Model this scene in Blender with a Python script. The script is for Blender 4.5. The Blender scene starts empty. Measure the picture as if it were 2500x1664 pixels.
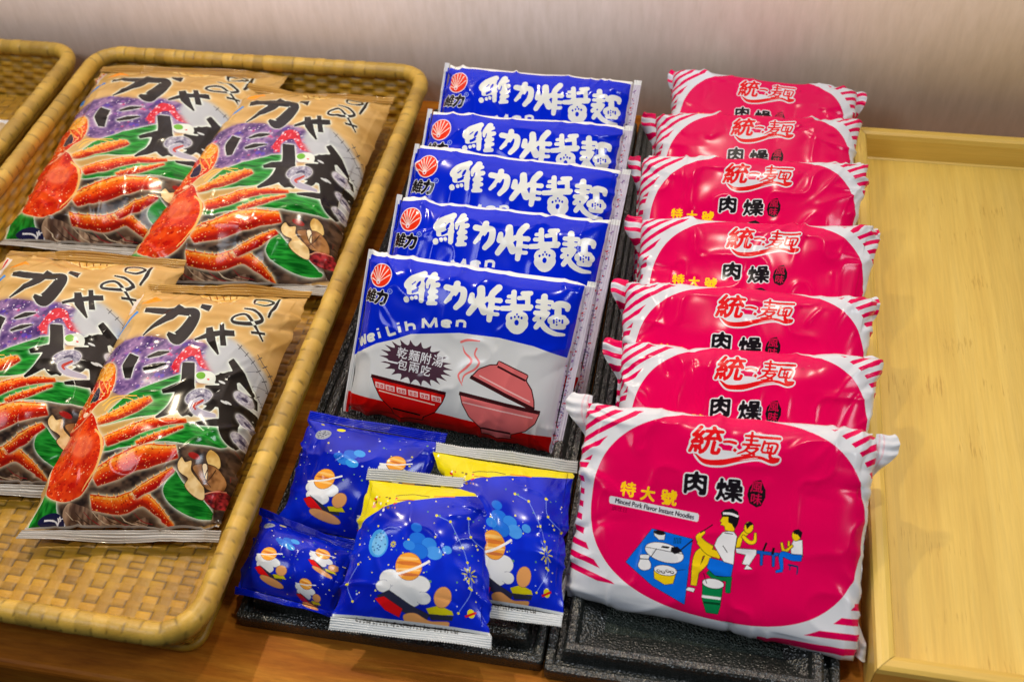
import bpy, math, random
import numpy as np
from mathutils import Vector, Matrix

S = bpy.context.scene
COL = S.collection
# ---------------------------------------------------------------- camera
cd = bpy.data.cameras.new("camera")
cam = bpy.data.objects.new("camera", cd)
COL.objects.link(cam)
rows = ((0.98154, 0.184017, -0.052129), (0.10196, -0.73405, -0.671397), (-0.161814, 0.653688, -0.739262))
M = Matrix((rows[0], [-c for c in rows[1]], [-c for c in rows[2]])).transposed()
cam.matrix_world = Matrix.Translation((0, 0, 0.56)) @ M.to_4x4()
cd.sensor_width = 36
cd.lens = 2593.2 * 36 / 2500
cd.clip_start = 0.01
cd.clip_end = 50
cd.dof.use_dof = True
cd.dof.focus_distance = 0.68
cd.dof.aperture_fstop = 9.0
S.camera = cam
# ---------------------------------------------------------------- world and lamps
wd = bpy.data.worlds.new("World")
S.world = wd
wd.use_nodes = True
wd.node_tree.nodes["Background"].inputs[0].default_value = (0.84, 0.90, 1.0, 1)
wd.node_tree.nodes["Background"].inputs[1].default_value = 0.06


def lamp(name, kind, loc, target, power, color, **kw):
    l = bpy.data.lights.new(name, kind)
    l.energy = power
    l.color = color
    for k, v in kw.items():
        setattr(l, k, v)
    o = bpy.data.objects.new(name, l)
    o.location = loc
    o.rotation_euler = (Vector(target) - Vector(loc)).to_track_quat('-Z', 'Y').to_euler()
    COL.objects.link(o)
    return o


lamp("ceiling_spot", 'SPOT', (-0.68, 0.70, 1.30), (-0.38, 0.42, 0), 30, (1.0, 0.84, 0.60), spot_size=math.radians(56), spot_blend=1.0, shadow_soft_size=0.018)
lamp("ceiling_spot", 'SPOT', (0.14, 0.64, 1.40), (0.12, 0.44, 0), 14, (1.0, 0.89, 0.72), spot_size=math.radians(70), spot_blend=0.9, shadow_soft_size=0.022)
lamp("side_fill", 'AREA', (1.0, 0.15, 1.35), (0.05, 0.42, 0), 6.5, (0.86, 0.92, 1.0), shape='ELLIPSE', size=0.34, size_y=0.34)  # added cool fill from the right, no real fitting
lamp("side_fill", 'AREA', (-0.95, -0.25, 1.35), (-0.15, 0.40, 0), 6.5, (0.86, 0.92, 1.0), shape='ELLIPSE', size=0.5, size_y=0.5)  # same added fill from the left
for x in (-0.72, -0.40, -0.12):
    lamp("wall_fill", 'SPOT', (x, 0.10, 0.85), (x, 0.775, 0.955), 37, (0.80, 0.79, 1.0), spot_size=math.radians(121), spot_blend=0.10, shadow_soft_size=0.03)  # row of added spots laying cool light along the wall
lamp("wall_fill", 'SPOT', (0.42, 0.10, 0.85), (0.42, 0.775, 0.955), 17, (1.0, 0.82, 0.55), spot_size=math.radians(121), spot_blend=0.10, shadow_soft_size=0.03)  # added warm fill to brighten the wall's right end
S.view_settings.view_transform = 'Standard'
S.view_settings.look = 'None'
S.view_settings.exposure = 0.0
S.view_settings.gamma = 1.0
S.view_settings.use_curve_mapping = False
S.cycles.max_bounces = 6

# ---------------------------------------------------------------- helpers


def tag(o, label=None, cat=None, group=None, kind=None):
    for k, v in (("label", label), ("category", cat), ("group", group), ("kind", kind)):
        if v:
            o[k] = v
    return o


def empty(name, loc=(0, 0, 0)):
    o = bpy.data.objects.new(name, None)
    o.empty_display_size = 0.02
    o.location = loc
    COL.objects.link(o)
    return o


def link(name, me, mat, parent=None):
    o = bpy.data.objects.new(name, me)
    if mat is not None:
        me.materials.append(mat)
    COL.objects.link(o)
    if parent is not None:
        o.parent = parent
        o.location = -parent.location
    return o


def mesh_from(name, verts, faces, uvs=None, smooth=True, cols=None):
    me = bpy.data.meshes.new(name)
    verts = np.asarray(verts, dtype=np.float32).reshape(-1, 3)
    faces = np.asarray(faces, dtype=np.int32)
    n = len(faces)
    me.vertices.add(len(verts))
    me.vertices.foreach_set("co", verts.ravel())
    k = faces.shape[1]
    me.loops.add(n * k)
    me.loops.foreach_set("vertex_index", faces.ravel())
    me.polygons.add(n)
    me.polygons.foreach_set("loop_start", np.arange(n, dtype=np.int32) * k)
    me.polygons.foreach_set("use_smooth", np.full(n, smooth))
    if uvs is not None:
        uv = me.uv_layers.new(name="UVMap")
        uv.data.foreach_set("uv", np.asarray(uvs, dtype=np.float32).reshape(-1, 2)[faces.ravel()].ravel())
    if cols is not None:
        ca = me.color_attributes.new("tone", 'FLOAT_COLOR', 'POINT')
        c = np.ones((len(verts), 4), dtype=np.float32)
        c[:, :3] = np.asarray(cols, dtype=np.float32).reshape(-1, 1)
        ca.data.foreach_set("color", c.ravel())
    me.update(calc_edges=True)
    me.validate()
    return me


def grid_faces(nu, nv, off=0, flip=False, wrap_u=False, wrap_v=False):
    iu = np.arange(nu if wrap_u else nu - 1)
    iv = np.arange(nv if wrap_v else nv - 1)
    a, b = np.meshgrid(iu, iv, indexing='ij')
    a2, b2 = (a + 1) % nu, (b + 1) % nv
    q = np.stack([a * nv + b, a2 * nv + b, a2 * nv + b2, a * nv + b2], -1).reshape(-1, 4) + off
    return q[:, ::-1] if flip else q


def vnoise(x, y, seed=0):
    xi, yi = np.floor(x).astype(np.int64), np.floor(y).astype(np.int64)
    fx, fy = x - xi, y - yi
    fx, fy = fx * fx * (3 - 2 * fx), fy * fy * (3 - 2 * fy)

    def h(a, b):
        n = (a * 374761393 + b * 668265263 + seed * 974711) & 0x7fffffff
        n = ((n ^ (n >> 13)) * 1274126177) & 0x7fffffff
        return ((n ^ (n >> 16)) & 0xffff) / 65535.0
    return (h(xi, yi) * (1 - fx) + h(xi + 1, yi) * fx) * (1 - fy) + (h(xi, yi + 1) * (1 - fx) + h(xi + 1, yi + 1) * fx) * fy


# ---------------------------------------------------------------- print artwork: a small rasteriser
GLYPHS = {}


def glyph_polys(s):
    if s not in GLYPHS:
        c = bpy.data.curves.new("text", "FONT")
        c.body = s
        c.resolution_u = 4
        o = bpy.data.objects.new("text", c)
        COL.objects.link(o)
        m = o.to_mesh()
        v = np.empty(len(m.vertices) * 3, dtype=np.float32)
        m.vertices.foreach_get("co", v)
        v = v.reshape(-1, 3)[:, :2].astype(float)
        ps = [v[list(p.vertices)] for p in m.polygons]
        o.to_mesh_clear()
        bpy.data.objects.remove(o)
        bpy.data.curves.remove(c)
        lo, hi = v.min(0), v.max(0)
        GLYPHS[s] = [(p - (lo + hi) / 2) * (1, -1) for p in ps], (hi - lo)
    return GLYPHS[s]


def homography(src, dst):
    A = []
    b = []
    for (x, y), (u, v) in zip(src, dst):
        A.append([x, y, 1, 0, 0, 0, -u * x, -u * y]); b.append(u)
        A.append([0, 0, 0, x, y, 1, -v * x, -v * y]); b.append(v)
    h = np.linalg.lstsq(np.array(A, float), np.array(b, float), rcond=None)[0]
    return np.append(h, 1).reshape(3, 3)


def spline(pts, n=12, closed=False):
    P = np.array(pts, float)
    if len(P) < 3 and not closed:
        t = np.linspace(0, 1, n)[:, None]
        return P[0] * (1 - t) + P[1] * t
    Q = np.vstack([P[-1:], P, P[:2]]) if closed else np.vstack([2 * P[:1] - P[1:2], P, 2 * P[-1:] - P[-2:-1]])
    out = []
    for i in range(len(Q) - 3):
        a, b, c, d = Q[i:i + 4]
        t = np.linspace(0, 1, n, endpoint=False)[:, None]
        out.append(.5 * (2 * b + (c - a) * t + (2 * a - 5 * b + 4 * c - d) * t ** 2 + (3 * b - a - 3 * c + d) * t ** 3))
    if not closed:
        out.append(P[-1:])
    return np.vstack(out)


def gauss(m, r):
    p = int(3 * r) + 1
    m = np.pad(m.astype(np.float32), p)
    k = np.exp(-.5 * (np.arange(-p, p + 1) / r) ** 2)
    k /= k.sum()
    m = np.apply_along_axis(lambda a: np.convolve(a, k, 'same'), 0, m) if min(m.shape) < 8 else conv(conv(m, k, 0), k, 1)
    return m[p:-p, p:-p]


def conv(m, k, ax):
    n = len(k) // 2
    out = np.zeros_like(m)
    for i, w in enumerate(k):
        out += w * np.roll(m, i - n, ax)
    return out


class Art:
    def __init__(self, W, H, bg, quad):
        self.W, self.H = W, H
        self.a = np.empty((H, W, 3), np.float32)
        self.a[:] = np.array(bg) / 255.0
        self.Hm = homography(quad, [(0, 0), (W, 0), (W, H), (0, H)])
        self.z = (0, 0, 1)
        q = np.array(quad, float)
        self.sc = math.sqrt(W * H / (0.5 * abs(np.cross(q[2] - q[0], q[3] - q[1]))))

    def zoom(self, ox, oy, k):
        self.z = (ox, oy, k)

    def m(self, pts):
        p = np.array(pts, float).reshape(-1, 2) * self.z[2] + self.z[:2]
        q = np.c_[p, np.ones(len(p))] @ self.Hm.T
        return q[:, :2] / q[:, 2:]

    def r(self, d):
        return d * self.z[2] * self.sc

    def raw(self, polys):
        """parity mask of canvas polygons -> (mask, x0, y0)"""
        al = np.vstack(polys)
        x0, y0 = np.floor(al.min(0)).astype(int) - 2
        x1, y1 = np.ceil(al.max(0)).astype(int) + 3
        x0, y0, x1, y1 = max(x0, -300), max(y0, -300), min(x1, self.W + 300), min(y1, self.H + 300)
        if x1 - x0 < 2 or y1 - y0 < 2:
            return np.zeros((2, 2), bool), 0, 0
        acc = np.zeros((y1 - y0, x1 - x0 + 1), np.int16)
        for p in polys:
            q = np.roll(p, -1, 0)
            for (ax, ay), (bx, by) in zip(p, q):
                if ay == by:
                    continue
                if ay > by:
                    ax, ay, bx, by = bx, by, ax, ay
                r0, r1 = max(math.ceil(ay - .5), y0), min(math.ceil(by - .5), y1)
                if r1 <= r0:
                    continue
                r = np.arange(r0, r1)
                x = ax + (r + .5 - ay) * (bx - ax) / (by - ay)
                np.add.at(acc, (r - y0, np.clip(np.ceil(x - .5).astype(int) - x0, 0, x1 - x0)), 1)
        return (np.cumsum(acc[:, :-1], 1) & 1).astype(bool), x0, y0

    def put(self, mask, x0, y0, color, alpha=1.0):
        h, w = mask.shape
        X0, Y0, X1, Y1 = max(x0, 0), max(y0, 0), min(x0 + w, self.W), min(y0 + h, self.H)
        if X1 <= X0 or Y1 <= Y0:
            return
        mm = mask[Y0 - y0:Y1 - y0, X0 - x0:X1 - x0].astype(np.float32)[..., None] * alpha
        c = np.asarray(color, np.float32)
        if c.ndim == 1:
            c = c / 255.0
        else:
            c = c[Y0 - y0:Y1 - y0, X0 - x0:X1 - x0]
        s = self.a[Y0:Y1, X0:X1]
        s[:] = s * (1 - mm) + c * mm

    def grow(self, mask, x0, y0, r):
        p = int(r) + 2
        m = np.pad(mask, p).astype(np.float32)
        g = gauss(m, max(r * .62, .6))
        return g > 0.13, x0 - p, y0 - p

    def glow(self, mask, x0, y0, r, color, alpha=1.0):
        p = int(2.4 * r) + 2
        g = np.clip(gauss(np.pad(mask, p).astype(np.float32), r) * 2.2, 0, 1)
        self.put(g, x0 - p, y0 - p, color, alpha)

    def shape(self, polys, color, out=None, glow=None, alpha=1.0):
        k = self.raw(polys)
        if glow:
            self.glow(*k, glow[0], glow[1])
        if out:
            self.put(*self.grow(*k, out[0]), out[1])
        self.put(*k, color, alpha)
        return k

    def poly(self, pts, color, smooth=False, **kw):
        if smooth:
            pts = spline(pts, 10, True)
        return self.shape([self.m(pts)], color, **kw)

    def ell(self, cx, cy, rx, ry, color, rot=0, n=48, **kw):
        t = np.linspace(0, 2 * np.pi, n, endpoint=False)
        c, s = math.cos(math.radians(rot)), math.sin(math.radians(rot))
        x, y = rx * np.cos(t), ry * np.sin(t)
        return self.poly(np.c_[cx + x * c - y * s, cy + x * s + y * c], color, **kw)

    def brush(self, pts, widths, canvas=False, cap=True):
        """outline polygon list of a stroke of varying width (in zoom pixels)"""
        P = spline(pts, 10)
        w = np.interp(np.linspace(0, 1, len(P)), np.linspace(0, 1, len(widths)), widths)
        d = np.gradient(P, axis=0)
        d /= np.linalg.norm(d, axis=1)[:, None] + 1e-9
        n = np.c_[-d[:, 1], d[:, 0]]
        L, R = P + n * w[:, None] / 2, P - n * w[:, None] / 2
        return self.m(np.vstack([L, R[::-1]]))

    def strokes(self, ss, color, **kw):
        """several strokes united, drawn as one shape"""
        ks = [self.raw([self.brush(p, w)]) for p, w in ss]
        x0, y0 = min(k[1] for k in ks), min(k[2] for k in ks)
        x1, y1 = max(k[1] + k[0].shape[1] for k in ks), max(k[2] + k[0].shape[0] for k in ks)
        M_ = np.zeros((y1 - y0, x1 - x0), bool)
        for m_, x, y in ks:
            M_[y - y0:y - y0 + m_.shape[0], x - x0:x - x0 + m_.shape[1]] |= m_
        k = (M_, x0, y0)
        if kw.get('soft'):
            k = (gauss(M_, kw['soft']) > .5, x0, y0)
        if kw.get('glow'):
            self.glow(*k, kw['glow'][0], kw['glow'][1])
        if kw.get('out'):
            self.put(*self.grow(*k, kw['out'][0]), kw['out'][1])
        self.put(*k, color)
        return k

    def line(self, pts, w, color, **kw):
        return self.strokes([(pts, [w, w])], color, **kw)

    def text(self, s, cx, cy, h, color, ang=0, sx=1.0, shear=0.0, bold=0, blob=0, out=None, glow=None, w=None):
        """string centred on photo point; h = height in zoom px; angle in canvas degrees"""
        ps, size = glyph_polys(s)
        k = self.r(h) / size[1]
        kx = k * sx if w is None else self.r(w) / size[0]
        c, sn = math.cos(math.radians(ang)), math.sin(math.radians(ang))
        C = self.m([(cx, cy)])[0]
        polys = []
        for p in ps:
            x, y = p[:, 0] * kx - p[:, 1] * k * shear, p[:, 1] * k
            polys.append(np.c_[C[0] + x * c - y * sn, C[1] + x * sn + y * c])
        m_, x0, y0 = self.raw(polys)
        if bold:
            m_, x0, y0 = self.grow(m_, x0, y0, bold)
        if blob:
            p = int(blob * 3) + 2
            m_ = gauss(np.pad(m_, p).astype(np.float32), blob) > 0.36
            x0, y0 = x0 - p, y0 - p
        if glow:
            self.glow(m_, x0, y0, glow[0], glow[1])
        if out:
            self.put(*self.grow(m_, x0, y0, out[0]), out[1])
        self.put(m_, x0, y0, color)

    def speckle(self, k, n, rr, color, seed, alpha=.9):
        """small dots inside a mask"""
        m_, x0, y0 = k
        rng = np.random.default_rng(seed)
        ys, xs = np.nonzero(m_)
        if len(ys) == 0:
            return
        for i in rng.integers(0, len(ys), n):
            r = rng.uniform(*rr)
            c = color[rng.integers(len(color))] if isinstance(color[0], (tuple, list)) else color
            t = np.linspace(0, 2 * np.pi, 9, endpoint=False)
            self.put(*self.raw([np.c_[xs[i] + x0 + r * np.cos(t) * rng.uniform(.7, 1.4), ys[i] + y0 + r * np.sin(t)]]), c, alpha)

    def noise_fill(self, k, c0, c1, sx, sy, seed, alpha=1.0):
        m_, x0, y0 = k
        yy, xx = np.mgrid[0:m_.shape[0], 0:m_.shape[1]].astype(float)
        n = .6 * vnoise((xx + x0 + 400) / sx, (yy + y0 + 400) / sy, seed) + .4 * vnoise((xx + x0 + 400) / sx * 2.7, (yy + y0 + 400) / sy * 2.7, seed + 5)
        n = np.clip((n - .25) * 2, 0, 1)[..., None]
        self.put(m_, x0, y0, (np.array(c0) * (1 - n) + np.array(c1) * n) / 255.0, alpha)

    def image(self, name):
        im = bpy.data.images.new(name, self.W, self.H)
        px = np.ones((self.H, self.W, 4), np.float32)
        px[..., :3] = np.clip(self.a, 0, 1)[::-1]
        im.pixels.foreach_set(px.ravel())
        im.update()
        im.pack()
        return im

# ---------------------------------------------------------------- film packets
KIND = {
    # Tf front bulge, Tb back bulge, body extents, edge exponents, pinch, wrinkle amplitude
    "pink": dict(Tf=.0150, Tb=.012, sB=1.0, tB=1.0, ns=9, ms=2.0, nt=9, mt=2.0, px=.022, py=.02, wr=.0019, nf=34, N=(150, 110)),
    "blue": dict(Tf=.018, Tb=.012, sB=.955, tB=.985, ns=5, ms=1.6, nt=5, mt=1.6, px=.014, py=.012, wr=.0020, nf=30, N=(150, 110)),
    "snack": dict(Tf=.016, Tb=.010, sB=1.0, tB=.86, ns=2.6, ms=1.1, nt=2.8, mt=1.15, px=.06, py=.03, wr=.0025, nf=34, N=(120, 120)),
    "crab": dict(Tf=.032, Tb=.012, sB=1.0, tB=.93, ns=3.2, ms=1.2, nt=3.4, mt=1.2, px=.05, py=.02, wr=.0026, nf=36, N=(120, 160)),
}


class Packet:
    def __init__(self, kind, TL, TR, BR, BL, seed):
        self.k = KIND[kind]
        self.c = [np.array(p, float) for p in (TL, TR, BR, BL)]
        TL, TR, BR, BL = self.c
        X = (TR + BR - TL - BL) / 2
        Y = (TL + TR - BL - BR) / 2
        self.w, self.h = np.linalg.norm(X), np.linalg.norm(Y)
        self.X = X / self.w
        N = np.cross(X, Y)
        self.N = N / np.linalg.norm(N)
        self.Y = np.cross(self.N, self.X)
        self.seed = seed
        r = np.random.default_rng(seed)
        F = []
        for i in range(self.k["nf"]):
            e = r.integers(4)
            q = r.uniform(-1, 1)
            q = np.sign(q) * abs(q) ** .6
            o = np.array([(q, 1), (q, -1), (1, q), (-1, q)][e], float) * (self.w / 2, self.h / 2)
            ang = math.atan2(-o[1] * r.uniform(.2, 1), -o[0] * r.uniform(.2, 1)) + r.normal(0, .45)
            F.append((o, ang, r.uniform(.14, .42) * self.h, r.uniform(.0009, .0028), r.choice([-1, 1, 1]) * r.uniform(.4, 1.0), r.normal(0, 12)))
        for i in range(6):                                          # creases inside the face
            o = r.uniform(-.75, .75, 2) * (self.w / 2, self.h / 2)
            F.append((o, r.uniform(0, 6.28), r.uniform(.08, .22) * self.h, r.uniform(.0010, .0022), r.choice([-1, 1]) * r.uniform(.2, .5), r.normal(0, 16)))
        self.F = F

    def base(self, s, t):
        a, b = (s + 1)[..., None] / 2, (t + 1)[..., None] / 2
        TL, TR, BR, BL = self.c
        return (BL * (1 - a) + BR * a) * (1 - b) + (TL * (1 - a) + TR * a) * b

    def prof(self, s, t):
        k = self.k
        sb, tb = np.clip(np.abs(s) / k["sB"], 0, 1), np.clip(np.abs(t) / k["tB"], 0, 1)
        return (1 - sb ** k["ns"]) ** (1 / k["ms"]) * (1 - tb ** k["nt"]) ** (1 / k["mt"])

    def wrinkle(self, s, t):
        x, y = s * self.w / 2, t * self.h / 2
        z = np.zeros_like(x)
        for o, ang, L, wd, am, cv in self.F:
            c, sn = math.cos(ang), math.sin(ang)
            u, v = (x - o[0]) * c + (y - o[1]) * sn, -(x - o[0]) * sn + (y - o[1]) * c
            v = v - cv * u * u
            wdl = wd * (1 + .8 * np.clip(u / L, 0, 1))
            z += am * np.exp(-np.abs(v / wdl) ** 1.4) * np.clip(1 - u / L, 0, 1) ** 1.3 * np.clip(1 + u / .004, 0, 1)
        n = vnoise(x / .021 + 40, y / .021 + 40, self.seed) - .5
        rd = 1 - np.abs(2 * vnoise(x / .016 + 70, y / .019 + 70, self.seed + 3) - 1)
        return self.k["wr"] * (z + .9 * n + .45 * (rd ** 4 - .3))

    def front(self, s, t, side=1):
        k = self.k
        p = self.prof(s, t)
        s2 = s * (1 - k["px"] * (1 - np.abs(t) ** 2.5) * np.abs(s) ** 2)
        t2 = t * (1 - k["py"] * (1 - np.abs(s) ** 2.5) * np.abs(t) ** 2)
        wr = self.wrinkle(s, t)
        edge = np.clip(p * 2.2, .25, 1)
        T = k["Tf"] if side > 0 else k["Tb"]
        z = side * T * p + wr * (edge if side > 0 else .25)
        cr = .020 * np.abs(s) ** 10 * np.abs(t) ** 10                # rounded corners
        s2, t2 = s2 * (1 - cr), t2 * (1 - cr)
        # rim of the outline pulled by the same folds
        s2 = s2 + wr / self.w * 1.6 * (np.abs(s) > .9) * np.sign(s)
        t2 = t2 + wr / self.h * 1.6 * (np.abs(t) > .9) * np.sign(t)
        return self.base(s2, t2) + self.N * z[..., None]

    def body(self, mat, parent, name="wrapper"):
        k = self.k
        nu, nv = k["N"]
        q = np.linspace(-1, 1, nu)
        s = (.45 * q + .55 * np.sin(q * np.pi / 2)) * k["sB"]
        q = np.linspace(-1, 1, nv)
        t = (.45 * q + .55 * np.sin(q * np.pi / 2)) * k["tB"]
        Sg, Tg = np.meshgrid(s, t, indexing='ij')
        A, B = self.front(Sg, Tg, 1), self.front(Sg, Tg, -1)
        uv = np.stack([(Sg + 1) / 2, (Tg + 1) / 2], -1).reshape(-1, 2)
        f = np.vstack([grid_faces(nu, nv), grid_faces(nu, nv, nu * nv, True)])
        # border stitched: back border points copied from the front
        Bq = B.copy()
        Bq[0], Bq[-1], Bq[:, 0], Bq[:, -1] = A[0], A[-1], A[:, 0], A[:, -1]
        me = mesh_from(name, np.vstack([A.reshape(-1, 3), Bq.reshape(-1, 3)]), f, np.vstack([uv, uv]))
        return link(name, me, mat, parent)

    def seal(self, name, mat, parent, axis, lo, hi, ridges, zig=0, bend=0.0, amp=.0004, inset=0.0):
        """flat crimped strip beyond the body; axis 't' = above/below, 's' = left/right"""
        n, m_ = 260, 26
        a = np.linspace(-1 + inset, 1 - inset, n)
        b = np.linspace(0, 1, m_)
        Ag, Bg = np.meshgrid(a, b, indexing='ij')
        L = abs(hi - lo)
        r = lo + (hi - lo) * Bg
        if zig:
            tri = np.abs(((Ag * zig / 2) % 1) - .5) * 2
            r = r + np.sign(hi - lo) * (Bg > .97) * (tri - .5) * .016 * (2 if axis == 's' else 1)
        r2 = np.random.default_rng(self.seed + int(abs(lo * 100)) + (7 if hi > lo else 0))
        ph = r2.uniform(0, 6, 3)
        wave = bend * Bg * (np.sin(Ag * 2.1 + ph[0]) + .5 * np.sin(Ag * 5.3 + ph[1]))
        crimp = amp * np.sin(Bg * ridges * 2 * np.pi) * np.clip(np.minimum(Bg, 1 - Bg) * 8, 0, 1)
        Sg, Tg = (Ag, r) if axis == 't' else (r, Ag)
        P = self.base(Sg, Tg)
        if axis == 's':
            P = self.base(Sg, Tg * (1 - self.k["py"] * .2))
        w0 = self.wrinkle(np.clip(Sg, -1, 1), np.clip(Tg, -1, 1)) * .25
        z = wave + crimp + w0
        th = .00025
        A, B = P + self.N * (z + th)[..., None], P + self.N * (z - th)[..., None]
        uv = np.stack([(Sg + 1) / 2, (Tg + 1) / 2], -1).reshape(-1, 2)
        fl = (axis == 's') != (hi < lo)
        f = np.vstack([grid_faces(n, m_, 0, fl), grid_faces(n, m_, n * m_, not fl)])
        me = mesh_from(name, np.vstack([A.reshape(-1, 3), B.reshape(-1, 3)]), f, np.vstack([uv, uv]))
        return link(name, me, mat, parent)

    def fin(self, name, mat, parent, sgn, top, bot, seed, plain=False):
        """gathered end fin of a flow wrapped packet, standing out at its corners"""
        n, m_ = 150, 16
        t = np.linspace(-1.03, 1.03, n)
        b = np.linspace(0, 1, m_)
        Tg, Bg = np.meshgrid(t, b, indexing='ij')
        up = np.clip((Tg - .60) / .26, 0, 1)
        up = up * up * (3 - 2 * up) * (1 - .3 * np.clip((Tg - .90) / .13, 0, 1) ** 2)
        dn = np.clip((-Tg - .70) / .22, 0, 1)
        dn = dn * dn * (3 - 2 * dn)
        e = .0025 + top * up + bot * dn
        r = np.random.default_rng(seed)
        ph = r.uniform(0, 6, 4)
        x = sgn * (self.w / 2 * (.985 - self.k["px"] * (1 - np.abs(np.clip(Tg, -1, 1)) ** 2.5)) + e * Bg)
        y = Tg * self.h / 2 * (1 - .02) + (up * .0020 - dn * .002) * Bg + .0009 * np.sin(Bg * 5 + ph[3]) * Bg
        z = -.009 * (1 - up - dn) * np.sin(Bg * 1.6) + up * (.0018 * np.sin(Bg * 2.6)) * (1.0 if top > .006 else .3) + dn * .004 * np.sin(Bg * 2.2) - .001
        z = z + .0016 * Bg * np.sin(Tg * 13 + ph[0] + Bg * 1.5) + .0008 * Bg * np.sin(Tg * 31 + ph[1]) + .0006 * np.sin(Tg * 70) * Bg
        C = sum(self.c) / 4
        P = C + x[..., None] * self.X + y[..., None] * self.Y + z[..., None] * self.N
        th = .0003
        A, B = P + self.N * th, P - self.N * th
        u = .5 + sgn * (.5 + .09 * Bg)
        vv = (np.clip(Tg, -1, 1) + 1) / 2
        if plain:                                                   # unprinted white end with one stripe
            u, vv = np.full_like(Bg, .03), np.where((Bg > .18) & (Bg < .36), .86, .06)
        uv = np.stack([u, vv], -1).reshape(-1, 2)
        fl = sgn < 0
        f = np.vstack([grid_faces(n, m_, 0, not fl), grid_faces(n, m_, n * m_, fl)])
        me = mesh_from(name, np.vstack([A.reshape(-1, 3), B.reshape(-1, 3)]), f, np.vstack([uv, uv]))
        return link(name, me, mat, parent)


def tilted(TL, TR, L, zb, seed=None, dx=(0, 0)):
    """four corners of a leaning packet from its upper edge, its height and the level it stands on"""
    d = math.sqrt(L * L - (TL[2] - zb) ** 2)
    return [TL, TR, (TR[0] + dx[1], TR[1] - d, zb), (TL[0] + dx[0], TL[1] - d, zb)]


PINK = [
    [(-.0539, .3874, .075), (.1115, .3922, .075), (.1065, .280, .012), (-.0539, .2945, .012)],
    tilted((-.0404, .4495, .062), (.1184, .4571, .062), .118, .012, dx=(.004, -.0145)),
    tilted((-.0440, .5020, .064), (.1183, .5057, .064), .118, .012, dx=(.004, -.0145)),
    tilted((-.0404, .5657, .064), (.1210, .5727, .064), .118, .012, dx=(.004, -.0145)),
    tilted((-.0471, .6284, .068), (.1154, .6387, .068), .118, .012, dx=(.004, -.0145)),
    tilted((-.0415, .6923, .060), (.1147, .7017, .060), .118, .012, dx=(.004, -.0145)),
    tilted((-.0344, .7570, .056), (.1134, .7440, .056), .118, .012, dx=(.004, -.0145)),
]
BLUE = [
    [(-.2124, .4850, .088), (-.0618, .4739, .088), (-.0745, .3926, .012), (-.2198, .4073, .012)],
    tilted((-.2073, .5413, .088), (-.0539, .5342, .088), .119, .012, dx=(-.008, -.011)),
    tilted((-.2093, .5986, .088), (-.0527, .5873, .088), .119, .012, dx=(-.008, -.011)),
    tilted((-.2099, .6414, .088), (-.0567, .6372, .088), .119, .012, dx=(-.006, -.008)),
    tilted((-.2105, .7025, .088), (-.0565, .6952, .088), .119, .012, dx=(-.005, -.008)),
]
CRAB = [
    [(-.3798, .4686, .05), (-.263, .4893, .038), (-.2643, .2961, .018), (-.3865, .2772, .018)],
    [(-.3869, .7087, .05), (-.2641, .7207, .038), (-.2596, .5025, .02), (-.4277, .4835, .02)],
    [(-.5344, .7294, .045), (-.3665, .7415, .04), (-.3619, .528, .018), (-.536, .52, .018)],
    [(-.4934, .4898, .05), (-.3632, .5045, .04), (-.3543, .3148, .018), (-.4861, .2982, .018)],
]
SNACK = [
    [(-.2249, .3761, .05), (-.1362, .371, .05), (-.1487, .2988, .022), (-.2308, .304, .022)],
    [(-.1752, .3358, .055), (-.0976, .3397, .055), (-.0861, .2486, .03), (-.1773, .2465, .029)],
    [(-.142, .3646, .05), (-.0555, .362, .05), (-.0514, .2695, .024), (-.1232, .2695, .024)],
    [(-.2404, .3145, .03), (-.1719, .2979, .03), (-.1781, .2564, .022), (-.2407, .2629, .022)],
]

# ---------------------------------------------------------------- printed fronts
WHITE = (220, 224, 231)
BLACK = (24, 20, 26)


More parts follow.
